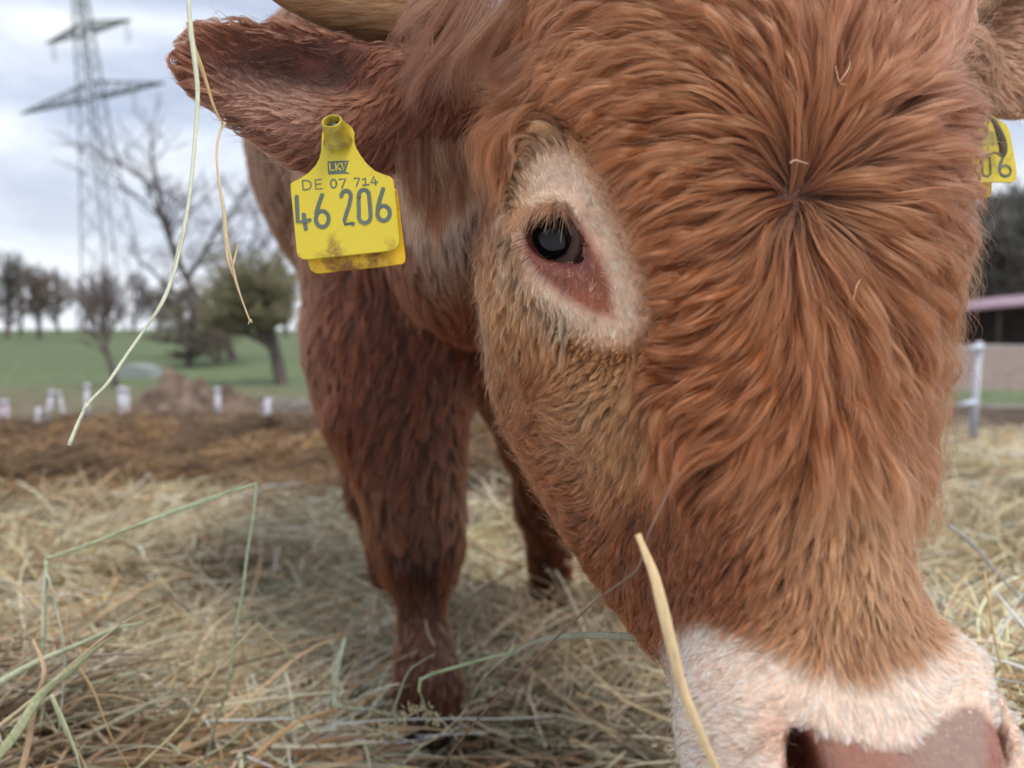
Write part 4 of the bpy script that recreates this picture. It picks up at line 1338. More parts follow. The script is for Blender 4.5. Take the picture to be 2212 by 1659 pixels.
ac = nt.nodes.new('ShaderNodeMath'); ac.operation = 'ARCCOSINE'
nt.links.new(dt.outputs['Value'], ac.inputs[0])
nzz = nt.nodes.new('ShaderNodeTexNoise'); nzz.inputs['Scale'].default_value = 130; nzz.inputs['Detail'].default_value = 5
nt.links.new(tcn_.outputs['Object'], nzz.inputs['Vector'])
ad = nt.nodes.new('ShaderNodeMath'); ad.operation = 'MULTIPLY_ADD'; ad.inputs[1].default_value = .16
nt.links.new(nzz.outputs['Fac'], ad.inputs[0]); nt.links.new(ac.outputs['Value'], ad.inputs[2])
rp = nt.nodes.new('ShaderNodeValToRGB')
els = rp.color_ramp.elements
while len(els) < 6: els.new(.5)
for i, (p, c) in enumerate([(.0, (6, 8, 12)), (.56, (8, 10, 13)), (.60, (40, 30, 26)), (.63, (106, 90, 82)), (.78, (150, 126, 116)), (.9, (96, 70, 66))]):
    els[i].position = p; els[i].color = (*lin(c), 1)
nt.links.new(ad.outputs['Value'], rp.inputs['Fac'])
nt.links.new(rp.outputs['Color'], nt.nodes['Principled BSDF'].inputs['Base Color'])
nt.nodes['Principled BSDF'].inputs['Coat Weight'].default_value = .0
nt.nodes['Principled BSDF'].inputs['Coat Roughness'].default_value = .03
eyeb = mesh_obj('eye', np.array(me_v) + ec_w, me_f, em_, cow, True, ec_w)

def horn_mesh(path, radii, name, label=None):
    P = smooth_path([PC(*p) for p in path], 40)
    R = np.interp(np.linspace(0, 1, 40), np.linspace(0, 1, len(radii)), radii)
    R = R * (1 + .012 * np.sin(np.arange(40) * 1.7))
    vs, fs = tube([Vector(v) for v in cam2world(P)], list(R), 28)
    m = noise_mat(name + '_keratin', [(.30, lin((58, 42, 32))), (.48, lin((116, 82, 54))), (.62, lin((156, 116, 78))), (.8, lin((104, 76, 52)))], scale=26, detail=7, rough=.5, bump=.35, bump_scale=90, spec=.3, stretch=(.35, 1.4, 2.6))
    o = mesh_obj('horn', vs, fs, m, cow)
    return o
horn_mesh([(1010, 42, .475), (900, 26, .462), (780, 8, .452), (680, -24, .44), (600, -64, .43), (540, -130, .415), (520, -220, .41)], [.0215, .021, .0195, .0175, .015, .011, .004], 'horn')
horn_mesh([(2040, 30, .53), (2090, -5, .535), (2150, -45, .54), (2230, -90, .54), (2290, -190, .53)], [.019, .0185, .0165, .013, .004], 'horn')

# cloven hoof under the foreleg
hoof_m = noise_mat('hoof_horn', [(.3, lin((38, 28, 24))), (.7, lin((78, 58, 48)))], scale=40, rough=.6)
m = MB()
for s in (-1, 1):
    c0 = PW(924 + s * 13, 1535, .945); c1 = PW(928 + s * 17, 1592, .915)
    m.add(tube([c0, c0.lerp(c1, .5), c1, c1 + (c1 - c0) * .12], [.013, .018, .021, .018], 12, flat=1.0))
m.build('hoof', hoof_m, cow, True)

# --- drawn strands: locks, lashes, whiskers
def lock(path, n, w0, w1, seed, col, rad=.00009, K_=14, frizz=.0015, taper=.8):
    """path [(px,py,depth)...]; a bundle of strands w0 wide at the root, w1 at the tip (metres)"""
    r = np.random.default_rng(seed)
    G = smooth_path([PC(*p) for p in path], K_)
    t = np.linspace(0, 1, K_)
    dirs = r.normal(0, 1, (n, 3)); dirs /= np.linalg.norm(dirs, axis=1, keepdims=True)
    dirs *= (r.random((n, 1)) ** .5)
    w = w0 + (w1 - w0) * t
    lf = (.7 + .3 * r.random(n))
    tt = t[None, :] * lf[:, None] * (K_ - 1); i0 = np.minimum(tt.astype(int), K_ - 2); fr = (tt - i0)[..., None]
    P = G[i0] * (1 - fr) + G[i0 + 1] * fr + dirs[:, None, :] * w[None, :, None]
    P = P + frizz * (r.normal(0, 1, (n, 1, 3)) * (t ** 1.5)[None, :, None] + .4 * r.normal(0, 1, (n, 1, 3)) * np.sin(t * 9)[None, :, None] * t[None, :, None])
    R = rad * (1 - taper * t[None, :] ** 2) * (.7 + .6 * r.random((n, 1)))
    cc = np.array(lin(col)) * np.exp(r.normal(0, .2, (n, 1)))
    return P, R, np.clip(cc, .004, .9)

def build_locks(name, items):
    P = np.concatenate([i[0] for i in items]); R = np.concatenate([i[1] for i in items]); Cc = np.concatenate([i[2] for i in items])
    return curves_obj(name, cam2world(P), R, Cc, fur_mat, cow)

T1 = (160, 112, 88); T2 = (128, 78, 54)
L_ = []
rl = np.random.default_rng(77)
FL = [([(1030, -70, .425), (985, -10, .417), (940, 40, .412), (905, 85, .412), (880, 125, .415), (872, 165, .42)], 5), ([(1050, -40, .42), (1010, 40, .415), (965, 100, .415), (925, 150, .42), (905, 200, .425), (912, 245, .43)], 6),
      ([(1070, 0, .42), (1030, 70, .415), (1000, 130, .418), (985, 185, .425), (1000, 230, .43)], 5), ([(960, -60, .425), (915, -20, .418), (888, 20, .415), (880, 60, .417), (890, 95, .42)], 5),
      ([(1090, 30, .415), (1060, 100, .415), (1050, 160, .42), (1062, 215, .43)], 5), ([(1180, -40, .40), (1120, 20, .402), (1075, 80, .408), (1050, 135, .415), (1040, 170, .42)], 6),
      ([(1250, 60, .395), (1180, 92, .395), (1115, 135, .402), (1078, 168, .41), (1052, 176, .415)], 4), ([(1250, 100, .39), (1180, 135, .392), (1115, 165, .40), (1078, 190, .41), (1048, 192, .412)], 4),
      ([(1280, 130, .385), (1200, 165, .388), (1140, 195, .395), (1095, 206, .405), (1060, 196, .41)], 4), ([(1310, 165, .38), (1240, 200, .384), (1180, 225, .390), (1130, 232, .40), (1090, 224, .405)], 4),
      ([(1330, 210, .375), (1260, 238, .38), (1205, 252, .388), (1165, 250, .395), (1130, 238, .40)], 4)]
for i, (path, reps) in enumerate(FL):
    for j in range(reps):
        sh = rl.normal(0, 1, 2); b2 = rl.normal(0, 1, 2)
        q = [(x + 20 * sh[0] + 12 * b2[0] * math.sin(k * 1.3) , y + 16 * sh[1] + 10 * b2[1] * math.sin(k * 1.1 + 1), d + .004 * sh[0]) for k, (x, y, d) in enumerate(path)]
        L_.append(lock(q, 55 if i < 6 else 80, .0045, .0018, 200 + i * 10 + j, T1 if i < 5 and j % 2 else ((164, 108, 74) if j % 2 else T2), rad=.00008, frizz=.0022))
build_locks('forelock', L_)
L_ = []
for i in range(46):      # pale tufts hanging from the root of the ear
    x0, y0 = rl.uniform(865, 1010), rl.uniform(300, 400)
    dx, ln = rl.normal(14, 16), rl.uniform(90, 190)
    q = [(x0, y0, .452), (x0 + dx * .3 + 8 * math.sin(i), y0 + ln * .35, .450), (x0 + dx * .7 - 6 * math.sin(i * 2.), y0 + ln * .7, .456), (x0 + dx, y0 + ln, .462)]
    L_.append(lock(q, 60, .0045, .0018, 700 + i, [(186, 136, 100), (150, 92, 64), (128, 74, 50)][i % 3], rad=.00009, frizz=.002))
build_locks('ear_tuft', L_)

# lashes
L_ = []
r = np.random.default_rng(90)
def strands(name_items, n, root_fn, dir_fn, length, rad, col, curl, seed):
    r = np.random.default_rng(seed)
    K_ = 8
    t = np.linspace(0, 1, K_)
    P = np.zeros((n, K_, 3))
    for i in range(n):
        u = r.random()
        p = root_fn(u, r); d = dir_fn(u, r)
        d = d / np.linalg.norm(d)
        L = length * r.uniform(.5, 1.1)
        g = curl * r.uniform(.5, 1.4)
        for k in range(K_):
            P[i, k] = p + d * L * t[k] + np.array([0, -1, 0]) * g * L * t[k] ** 2
    R = rad * (1 - .8 * t[None, :] ** 1.5) * (.7 + .6 * r.random((n, 1)))
    name_items.append((P, R, np.clip(np.array(lin(col)) * np.exp(r.normal(0, .25, (n, 1))), .003, .9)))

up_lid = smooth_path([surf(*q) + np.array([0, 0, .0004]) for q in ((1114, 488), (1134, 456), (1165, 440), (1205, 436), (1242, 452))], 50)
strands(L_, 230, lambda u, r: up_lid[int(u ** 1.3 * 46)] + r.normal(0, 1, 3) * np.array([.0018, .0018, .0002]), lambda u, r: np.array([-.80 + .45 * u + r.normal(0, .2), -.60 + r.normal(0, .2), -.75 + r.normal(0, .1)]), .0150, .00009, (196, 136, 96), .25, 91)
strands(L_, 16, lambda u, r: up_lid[int((.35 + .6 * u) * 49)] + np.array([0, -.003, .0]), lambda u, r: np.array([-.30 + .35 * u + r.normal(0, .15), -.7, -.7]), .018, .00010, (214, 168, 124), .15, 92)
strands(L_, 34, lambda u, r: smooth_path([surf(*q) for q in ((1134, 508), (1146, 548), (1176, 582), (1230, 604))], 20)[int(u * 19)],
        lambda u, r: np.array([-1 + .9 * u + r.normal(0, .1), -.25 - .6 * u, -.5]), .017, .00010, (60, 44, 38), .1, 93)
build_locks('eyelashes', L_)

L_ = []
pts = []
rr_ = np.random.default_rng(94)
while len(pts) < 90:
    x, y = rr_.uniform(1450, 1700), rr_.uniform(1370, 1640)
    s_ = surf(x, y)
    if s_ is not None and s_[2] < .42: pts.append(s_)
strands(L_, 90, lambda u, r: pts[int(u * 89)], lambda u, r: np.array([-.9 + r.normal(0, .2), .0 + r.normal(0, .25), -.35 + r.normal(0, .2)]), .022, .00009, (84, 62, 52), .2, 95)
pts2 = [surf(x, y) for x, y in [(1290, 395), (1330, 470), (1275, 470), (1345, 520), (1375, 560), (1300, 430)]]
pts2 = [p for p in pts2 if p is not None]
strands(L_, 8, lambda u, r: pts2[int(u * (len(pts2) - 1))], lambda u, r: np.array([-.6, .15 + r.normal(0, .2), -.5]), .014, .00009, (90, 66, 52), .1, 96)
build_locks('whisker_hair', L_)

# --- nothing else grows on the cow: the tags are clipped through the ears
def plate(outline, thick, bevel, base_fn, name, mat, parent):
    """flat plate with the given outline (frame positions), rounded rim; base_fn(px,py)->camera-space point"""
    n = len(outline)
    c = np.mean(np.array(outline), 0)
    rings = []
    for off, dz in ((bevel, 0), (0, bevel), (0, thick - bevel), (bevel, thick)):
        ring = []
        for px, py in outline:
            p = base_fn(px, py); q = base_fn(*c)
            v = q - p; v = v / np.linalg.norm(v)
            ring.append(p + v * off + np.array([0, 0, dz]))
        rings.append(ring)
    vs = [cam2world(p) for r_ in rings for p in r_]
    fs = []
    for k_ in range(3):
        for i in range(n):
            j = (i + 1) % n
            fs.append((k_ * n + i, k_ * n + j, (k_ + 1) * n + j, (k_ + 1) * n + i))
    fs.append(tuple(range(n))[::-1]); fs.append(tuple(3 * n + i for i in range(n)))
    return mesh_obj(name, np.array(vs), fs, mat, parent, False)

def yellow(name, base, dirt, amount, seed):
    m = principled(name, base, .42, .45)
    nt = m.node_tree
    b = nt.nodes['Principled BSDF']
    tc = nt.nodes.new('ShaderNodeTexCoord'); mp = nt.nodes.new('ShaderNodeMapping'); mp.inputs['Location'].default_value = (seed, seed, 0)
    nt.links.new(tc.outputs['Object'], mp.inputs['Vector'])
    n1 = nt.nodes.new('ShaderNodeTexNoise'); n1.inputs['Scale'].default_value = 70; n1.inputs['Detail'].default_value = 8; n1.inputs['Roughness'].default_value = .72
    n2 = nt.nodes.new('ShaderNodeTexNoise'); n2.inputs['Scale'].default_value = 18; n2.inputs['Detail'].default_value = 3
    for q in (n1, n2): nt.links.new(mp.outputs['Vector'], q.inputs['Vector'])
    mu = nt.nodes.new('ShaderNodeMath'); mu.operation = 'MULTIPLY'
    nt.links.new(n1.outputs['Fac'], mu.inputs[0]); nt.links.new(n2.outputs['Fac'], mu.inputs[1])
    rp = nt.nodes.new('ShaderNodeMapRange'); rp.inputs['From Min'].default_value = .31 - amount; rp.inputs['From Max'].default_value = .42 - amount
    nt.links.new(mu.outputs['Value'], rp.inputs['Value'])
    mx = nt.nodes.new('ShaderNodeMixRGB'); mx.inputs['Color1'].default_value = (*base, 1); mx.inputs['Color2'].default_value = (*dirt, 1)
    nt.links.new(rp.outputs['Result'], mx.inputs['Fac']); nt.links.new(mx.outputs['Color'], b.inputs['Base Color'])
    bp = nt.nodes.new('ShaderNodeBump'); bp.inputs['Strength'].default_value = .15; bp.inputs['Distance'].default_value = .001
    nt.links.new(n1.outputs['Fac'], bp.inputs['Height']); nt.links.new(bp.outputs['Normal'], b.inputs['Normal'])
    return m

def arc(cx, cy, rx, ry, a0, a1, n=14, tilt=0.0):
    out = []
    for i in range(n + 1):
        a = math.radians(a0 + (a1 - a0) * i / n)
        x, y = rx * math.cos(a), ry * math.sin(a)
        out.append((cx + x * math.cos(tilt) - y * math.sin(tilt), cy + x * math.sin(tilt) + y * math.cos(tilt)))
    return out

def writing(strokes, base_fn, name, mat, parent, lift=.0002, fl_=.10):
    m = MB()
    for path, w in strokes:
        P = [base_fn(*p) + np.array([0, 0, -lift]) for p in path]
        vs, fs = tube([Vector(cam2world(p)) for p in P], [w] * len(P), 8, flat=fl_, up=tuple(cam2world(np.array([0, 0, 1.])) - cam2world(np.zeros(3))))
        m.add((vs, fs))
        for p in (P[0], P[-1]):       # rounded ends
            q = [Vector(cam2world(p + np.array([w * math.cos(a), w * math.sin(a), 0]))) for a in np.linspace(0, 2 * math.pi, 12, endpoint=False)]
            q2 = [Vector(cam2world(p + np.array([w * math.cos(a) * .98, w * math.sin(a) * .98, -w * fl_ * .93]))) for a in np.linspace(0, 2 * math.pi, 12, endpoint=False)]
            m.add((q + q2, [(i, (i + 1) % 12, 12 + (i + 1) % 12, 12 + i) for i in range(12)] + [tuple(range(12, 24))]))
    return m.build(name, mat, parent, False)

ink = principled('grey_print', lin((96, 104, 92)), .5, .3)
C2 = lambda X, Y: (378 + .358 * X, .358 * Y)
YEL, DIRT = lin((208, 186, 52)), lin((128, 98, 40))
YEL2 = lin((218, 172, 28))
def base1(px, py):
    # a plate that hangs down, its lower edge a little nearer and its right side turned away
    # one flat plane: n . p = n . p0
    nrm_ = np.array([.10, .045, 1.0]); p0 = PC(740, 420, .4145)
    v = PC(px, py, 1.0)
    return v * (nrm_ @ p0) / (nrm_ @ v)
def base1b(px, py): return base1(px, py) + np.array([0, 0, .0065])
tag_root = empty('ear_tag', cam2world(base1(725, 275)), 'yellow ear tag reading 46 206, clipped through the ear beside the visible eye', 'ear tag', 'yellow ear tags of the bull')
o1 = [(1040, 745), (1068, 770), (1082, 800), (1080, 850), (1092, 892), (1118, 935), (1155, 985), (1205, 1030), (1260, 1052), (1300, 1066), (1316, 1084), (1324, 1130), (1340, 1290), (1354, 1440), (1352, 1478), (1334, 1504), (1300, 1514), (1150, 1530), (960, 1550),
      (800, 1566), (768, 1564), (744, 1548), (734, 1520), (716, 1330), (697, 1140), (696, 1112), (708, 1098), (745, 1080), (800, 1046), (845, 1000), (870, 955), (882, 900), (884, 850), (886, 800), (900, 760), (930, 728), (972, 714), (1012, 724)]
o1 = [C2(*p) for p in o1]
mat_y1 = yellow('tag_yellow', YEL, DIRT, .06, 3.0)
mat_y2 = yellow('tag_amber', YEL2, lin((130, 84, 20)), .07, 9.0)
plate(o1[::-1], .0016, .0004, base1, 'front_plate', mat_y1, tag_root)
o2 = [(1010, 760), (1060, 860), (1090, 940), (1180, 1040), (1290, 1090), (1330, 1130), (1366, 1440), (1381, 1545), (1376, 1570), (1362, 1582), (1200, 1602), (1000, 1624), (850, 1640), (822, 1636), (800, 1620), (788, 1590), (760, 1400), (735, 1150), (760, 1100), (850, 1020), (900, 900), (930, 800)]
plate([C2(*p) for p in o2][::-1], .0016, .0004, base1b, 'rear_plate', mat_y2, tag_root)
# collar and pin
cc_ = C2(972, 768)
m = MB()
ax0, ax1 = base1(*C2(985, 850)) + np.array([0, -.000, -.0006]), base1(cc_[0], cc_[1]) + np.array([0, .0, -.0105])
def ringset(c0, c1, rs, n=24):
    vs, fs = tube([Vector(cam2world(c0 + (c1 - c0) * t)) for t, _ in rs], [q for _, q in rs], n, cap=False)
    return vs, fs
def lathe(c0, c1, prof, n=28):
    d_ = (c1 - c0) / np.linalg.norm(c1 - c0); a_1 = np.cross(d_, [0, 1, 0]); a_1 /= np.linalg.norm(a_1); b_1 = np.cross(d_, a_1)
    vs = [Vector(cam2world(c0 + (c1 - c0) * t + (a_1 * math.cos(a) + b_1 * math.sin(a)) * r_)) for t, r_ in prof for a in np.linspace(0, 2 * math.pi, n, endpoint=False)]
    return vs, [(k * n + i, k * n + (i + 1) % n, (k + 1) * n + (i + 1) % n, (k + 1) * n + i) for k in range(len(prof) - 1) for i in range(n)]
m.add(lathe(ax0, ax1, [(0, .0080), (.3, .0064), (.7, .0057), (.95, .0056), (1.0, .0053), (1.0, .0046), (.96, .0044), (.6, .0043)]))
m.build('collar', yellow('tag_collar', lin((184, 160, 50)), lin((86, 66, 34)), .13, 5.0), tag_root, True)
m = MB()
ax2 = ax0 + (ax1 - ax0) * .88
dk = principled('pin_metal', lin((58, 60, 46)), .5, .5, Metallic=.3)
vs, fs = tube([Vector(cam2world(ax0 + (ax1 - ax0) * t)) for t in (.5, .66, .7)], [.0042, .0042, .0040], 20); m.add((vs, fs))
vs, fs = tube([Vector(cam2world(ax0 + (ax1 - ax0) * t)) for t in (.7, .84, .87)], [.0021, .0021, .0012], 6); m.add((vs, fs))
m.build('pin', dk, tag_root, False)
# printing
W = .00116
big = [([C2(735, 1188), C2(738, 1260), C2(742, 1338), C2(775, 1334), C2(812, 1328)], W), ([C2(778, 1296), C2(784, 1340), C2(790, 1380)], W),
       ([C2(888, 1178), C2(868, 1235), C2(852, 1290)] + [C2(*p) for p in arc(889, 1322, 38, 47, 215, -150, 26)], W),
       ([C2(*p) for p in arc(1033, 1186, 28, 34, 185, 375, 14)] + [C2(1052, 1235), C2(1034, 1290), C2(1022, 1330), C2(1022, 1358), C2(1074, 1351)], W),
       ([C2(*p) for p in [(1110, 1190)] + arc(1140, 1180, 30, 34, 190, 350, 8) + [(1176, 1240), (1180, 1300)] + arc(1146, 1308, 34, 36, 10, 170, 8) + [(1112, 1260), (1110, 1190)]], W),
       ([C2(1256, 1142), C2(1238, 1200), C2(1224, 1255)] + [C2(*p) for p in arc(1259, 1287, 37, 44, 205, -160, 26)], W)]
writing(big, base1, 'number', ink, tag_root)
w = .00034
sm = [([C2(770, 1090), C2(774, 1146)], w), ([C2(770, 1090), C2(800, 1089), C2(818, 1100), C2(822, 1118), C2(816, 1136), C2(800, 1144), C2(774, 1146)], w),
      ([C2(882, 1083), C2(846, 1086), C2(850, 1142), C2(888, 1139)], w), ([C2(848, 1113), C2(880, 1110)], w),
      ([C2(*p) for p in arc(957, 1108, 18, 26, 0, 360, 18)], w * 1.2), ([C2(990, 1082), C2(1030, 1079), C2(1008, 1134)], w * 1.2),
      ([C2(1082, 1077), C2(1114, 1074), C2(1096, 1122)], w * 1.2), ([C2(1132, 1084), C2(1148, 1072), C2(1152, 1116)], w * 1.2), ([C2(1134, 1118), C2(1170, 1114)], w * 1.2),
      ([C2(1200, 1068), C2(1182, 1102), C2(1222, 1098)], w * 1.2), ([C2(1208, 1084), C2(1212, 1116)], w * 1.2)]
writing(sm, base1, 'country_code', ink, tag_root)
m = MB()
lg = [(920, 974), (1050, 968), (1030, 1034), (1056, 1048), (925, 1054)]
q = [base1(*C2(*p)) for p in lg]
m.add(([Vector(cam2world(p + np.array([0, 0, -.00012]))) for p in q] + [Vector(cam2world(p + np.array([0, 0, .0002]))) for p in q], [(4, 3, 2, 1, 0), (0, 1, 6, 5), (1, 2, 7, 6), (2, 3, 8, 7), (3, 4, 9, 8), (4, 0, 5, 9)]))
m.build('logo_block', ink, tag_root)
w = .0004
writing([([C2(934, 988), C2(938, 1028), C2(958, 1027)], w), ([C2(970, 987), C2(973, 1027)], w), ([C2(996, 986), C2(974, 1008), C2(1000, 1026)], w), ([C2(1006, 986), C2(1018, 1026), C2(1032, 984)], w)], base1, 'logo_letters', mat_y1, tag_root, lift=.0003)

# the tag in the far ear
C8 = lambda X, Y: (1890 + .553 * X, 108 + .553 * Y)
def base2(px, py):
    return PC(px, py, .535 + .012 * (px - 2100) / 100.)
tag2 = empty('ear_tag', cam2world(base2(2100, 200)), 'yellow ear tag half hidden behind the forehead, only its last digits showing', 'ear tag', 'yellow ear tags of the bull')
o3 = [(300, 170), (330, 150), (360, 170), (375, 215), (415, 234), (470, 262), (515, 290), (528, 320), (543, 400), (556, 478), (553, 505), (538, 518), (440, 516), (340, 524), (250, 530), (238, 515), (228, 300), (240, 280), (280, 230), (295, 200)]
plate([C8(*p) for p in o3][::-1], .0016, .0004, base2, 'front_plate', mat_y1, tag2)
o4 = [(300, 250), (400, 260), (460, 300), (482, 500), (482, 550), (472, 564), (440, 570), (260, 580), (245, 560), (240, 300)]
plate([C8(*p) for p in o4][::-1], .0016, .0004, lambda a, b: base2(a, b) + np.array([0, 0, .007]), 'rear_plate', mat_y2, tag2)
W = .0015
writing([([C8(503, 408), C8(490, 438), C8(481, 462)] + [C8(*p) for p in arc(508, 472, 25, 24, 195, -165, 24)], W),
         ([C8(*p) for p in [(412, 440)] + arc(432, 430, 20, 20, 190, 350, 8) + [(453, 460)] + arc(434, 478, 20, 20, 10, 170, 8) + [(412, 440)]], W)], base2, 'number', ink, tag2)
writing([([C8(x, 322), C8(x + 3, 372)], .0005 if i % 3 else .0009) for i, x in enumerate(range(400, 492, 9))], base2, 'barcode', principled('grey_print_light', lin((150, 146, 84)), .5, .3), tag2)
writing([([C8(412, 262), C8(425, 260), C8(427, 282), C8(414, 284)], .0005), ([C8(434, 268), C8(446, 268)], .0005), ([C8(440, 258), C8(441, 286)], .0005)], base2, 'country_code', ink, tag2)

# ================================================================== STALKS THAT ONE CAN TELL APART
def stalk_mat(c, name='straw'):
    return noise_mat(name, [(.3, tuple(v * .72 for v in lin(c))), (.5, lin(c)), (.72, tuple(min(.9, v * 1.15) for v in lin(c)))], scale=60, detail=5, rough=.5, spec=.35, bump=.3, bump_scale=300, stretch=(1, 1, .25))
SMATS = {}
def stalk(path, rad, col, label, cat='hay stalk', n=None, flat=.55, sharp=False, extra=(), name='hay_stalk', group='single hay stalks'):
    pts = [PC(*p) for p in path]
    if path[0][2] > .5: rad = [q * 1.35 for q in (rad if hasattr(rad, '__len__') else [rad, rad * .8])]
    if sharp:      # straight runs between snapped nodes, each with a slight bow of its own
        q = [np.array(pts[0])]; corner = [0]
        rs_ = np.random.default_rng(int(abs(path[0][0])) + len(path))
        for a_, b_ in zip(pts[:-1], pts[1:]):
            a_, b_ = np.array(a_), np.array(b_)
            bow = rs_.normal(0, .012, 3) * np.linalg.norm(b_ - a_)
            for t_ in (.03, .15, .35, .55, .75, .9, .97, 1.0):
                q.append(a_ + (b_ - a_) * t_ + bow * math.sin(math.pi * t_))
            corner.append(len(q) - 1)
        P = np.array(q)
    else:
        P = smooth_path(pts, n or 8 * len(pts))
    if not hasattr(rad, '__len__'): rad = [rad, rad * .8]
    R = np.interp(np.linspace(0, 1, len(P)), np.linspace(0, 1, len(rad)), rad)
    if sharp:
        for c_ in corner[1:-1]: R[c_] *= 1.45
    else: R = R * (1 + .10 * np.sin(np.arange(len(P)) * 1.3 + len(P)) * (np.arange(len(P)) % 7 == 0))
    m = MB()
    m.add(tube([Vector(v) for v in cam2world(P)], list(R), 8, flat=flat, twist=1.2, up=(0, 1, 0)))
    for e_path, e_rad in extra:
        Q = smooth_path([PC(*p) for p in e_path], 6 * len(e_path))
        m.add(tube([Vector(v) for v in cam2world(Q)], list(np.interp(np.linspace(0, 1, len(Q)), np.linspace(0, 1, len(e_rad)), e_rad)), 6, flat=.35, twist=.8, up=(0, 1, 0)))
    key = col
    if key not in SMATS: SMATS[key] = stalk_mat(col)
    mid = P[0]
    o = mesh_obj(name, np.array([tuple(v) for v in m.v]), m.f, SMATS[key], None, True, cam2world(mid))
    return tag(o, label, cat, group)

G_PALE, G_STRAW, G_GREEN, G_TAN, G_DARK = (214, 214, 184), (212, 190, 148), (176, 188, 148), (196, 162, 112), (126, 98, 80)
stalk([(398, -160, .36), (407, 0, .36), (412, 60, .36), (423, 150, .36), (427, 210, .36), (421, 300, .36), (412, 400, .36), (402, 470, .36), (378, 580, .36), (352, 650, .36), (320, 700, .36), (275, 765, .36), (232, 828, .36), (187, 878, .36), (150, 960, .36)],
      [.0009, .0011, .0014, .0013, .0012, .0011, .0013, .0015, .0012, .0016, .0013, .0022], G_PALE, 'longest pale straw, hanging from the top of the frame in a big curve', flat=.5,
      extra=[([(404, 460, .3595), (388, 520, .359), (372, 580, .3595)], [.0004, .0004, .0003]), ([(190, 872, .3585), (178, 884, .358)], [.0016, .0004])])
stalk([(404, 48, .365), (415, 90, .365), (440, 160, .365), (462, 230, .365), (481, 268, .365)], [.0005, .0013, .0012, .0009, .0008], G_TAN, 'short tan straw slanting beside the long pale one to a kink')
stalk([(486, 264, .366), (474, 290, .366), (468, 335, .366), (474, 400, .366), (484, 460, .366), (489, 520, .366), (505, 590, .366), (520, 640, .366), (541, 696, .366)],
      [.0009, .0007, .0006, .0008, .0012, .0016, .0012, .0007, .0006], G_STRAW, 'thin kinked straw with torn sheaths hanging in front of the bare tree',
      extra=[([(487, 508, .365), (492, 560, .365), (505, 600, .364)], [.0006, .0009, .0003]), ([(514, 530, .365), (505, 565, .365), (498, 590, .365)], [.0003, .0008, .0004]), ([(541, 690, .366), (545, 698, .366)], [.0006, .0002]), ([(540, 690, .366), (536, 702, .366)], [.0005, .0002])])
stalk([(93, 1400, .66), (100, 1212, .66), (103, 1206, .66), (320, 1125, .64), (555, 1045, .62), (548, 1120, .62), (528, 1250, .63), (510, 1350, .64), (498, 1452, .65), (470, 1550, .68), (420, 1680, .72)], [.0016, .0012, .0011, .0011, .0010, .0009, .0009, .0009, .0009, .0008], (186, 194, 156), 'long greenish straw bent twice into a tall open frame', sharp=True, flat=.8,
      extra=[([(250, 1152, .645), (400, 1098, .63), (470, 1075, .625), (537, 1036, .62)], [.0006, .0014, .0011, .0004])])
stalk([(92, 1380, .655), (93, 1300, .655), (101, 1240, .655), (125, 1330, .655), (140, 1420, .66), (130, 1560, .68), (120, 1680, .7)], [.0012, .0010, .0010, .0013, .0013, .0010], (198, 200, 176), 'pale upright straw standing inside the tangled clump at the lower edge')
stalk([(108, 1268, .65), (120, 1285, .65), (150, 1296, .65), (154, 1282, .65), (146, 1330, .65), (143, 1360, .65), (170, 1410, .655), (190, 1440, .66)], [.0006, .0007, .0007, .0012, .0014, .0012, .0016, .0010], (192, 166, 138), 'crumpled tan leaf bent back and forth beside the upright straw')
stalk([(100, 1288, .65), (62, 1290, .65), (30, 1296, .65), (20, 1312, .65), (30, 1334, .65), (62, 1336, .65), (70, 1320, .65), (56, 1296, .65)], .0006, (196, 180, 156), 'thin curled leaf making a loop at the frame edge')
stalk([(-40, 1500, .60), (60, 1440, .60), (180, 1388, .60), (250, 1358, .60), (312, 1344, .60)], [.0022, .0019, .0016, .0012], (190, 196, 162), 'thick pale-green straw rising from the frame edge over the tangle')
stalk([(-30, 1590, .58), (60, 1520, .58), (160, 1432, .58), (260, 1350, .58), (348, 1306, .58)], [.0012, .0011, .0009, .0004], (206, 190, 152), 'slender tan straw rising just above the thick pale-green one')
stalk([(-30, 1660, .55), (30, 1590, .55), (90, 1500, .55), (150, 1452, .55), (210, 1400, .55), (250, 1375, .55)], [.0028, .0026, .0022, .0018, .0010], (184, 188, 146), 'broad flat green blade at the bottom corner', flat=.2)
stalk([(110, 1500, .57), (140, 1570, .57), (168, 1640, .57), (180, 1700, .57)], [.0012, .0026, .0026, .0022], (188, 194, 156), 'broad blade falling steeply to the bottom edge near the corner', flat=.2)
stalk([(170, 1440, .62), (205, 1500, .62), (235, 1580, .62), (285, 1670, .62)], [.0012, .0010, .0009, .0006], (190, 160, 120), 'tan stem running from the tangle down to the bottom edge')
stalk([(40, 1690, .56), (60, 1610, .56), (76, 1520, .56), (96, 1450, .56), (72, 1380, .57)], [.0018, .0018, .0015, .0014, .0010], (200, 172, 140), 'pinkish-tan blade standing in the lower corner tangle', flat=.25)
stalk([(262, 1690, .62), (400, 1560, .64), (480, 1430, .66), (555, 1349, .68), (640, 1430, .7), (735, 1490, .74)], [.0009, .0010, .0010, .0009, .0007], (190, 176, 134), 'straw bent to a low peak, like a tent, on the hay', sharp=True, flat=.9)
stalk([(745, 1378, .84), (728, 1450, .82), (722, 1522, .8), (738, 1528, .8), (800, 1532, .8), (858, 1548, .8)], [.0012, .0015, .0022, .0014, .0012], (196, 204, 168), 'pale green straw kinked like an L left of the hoof', sharp=True)
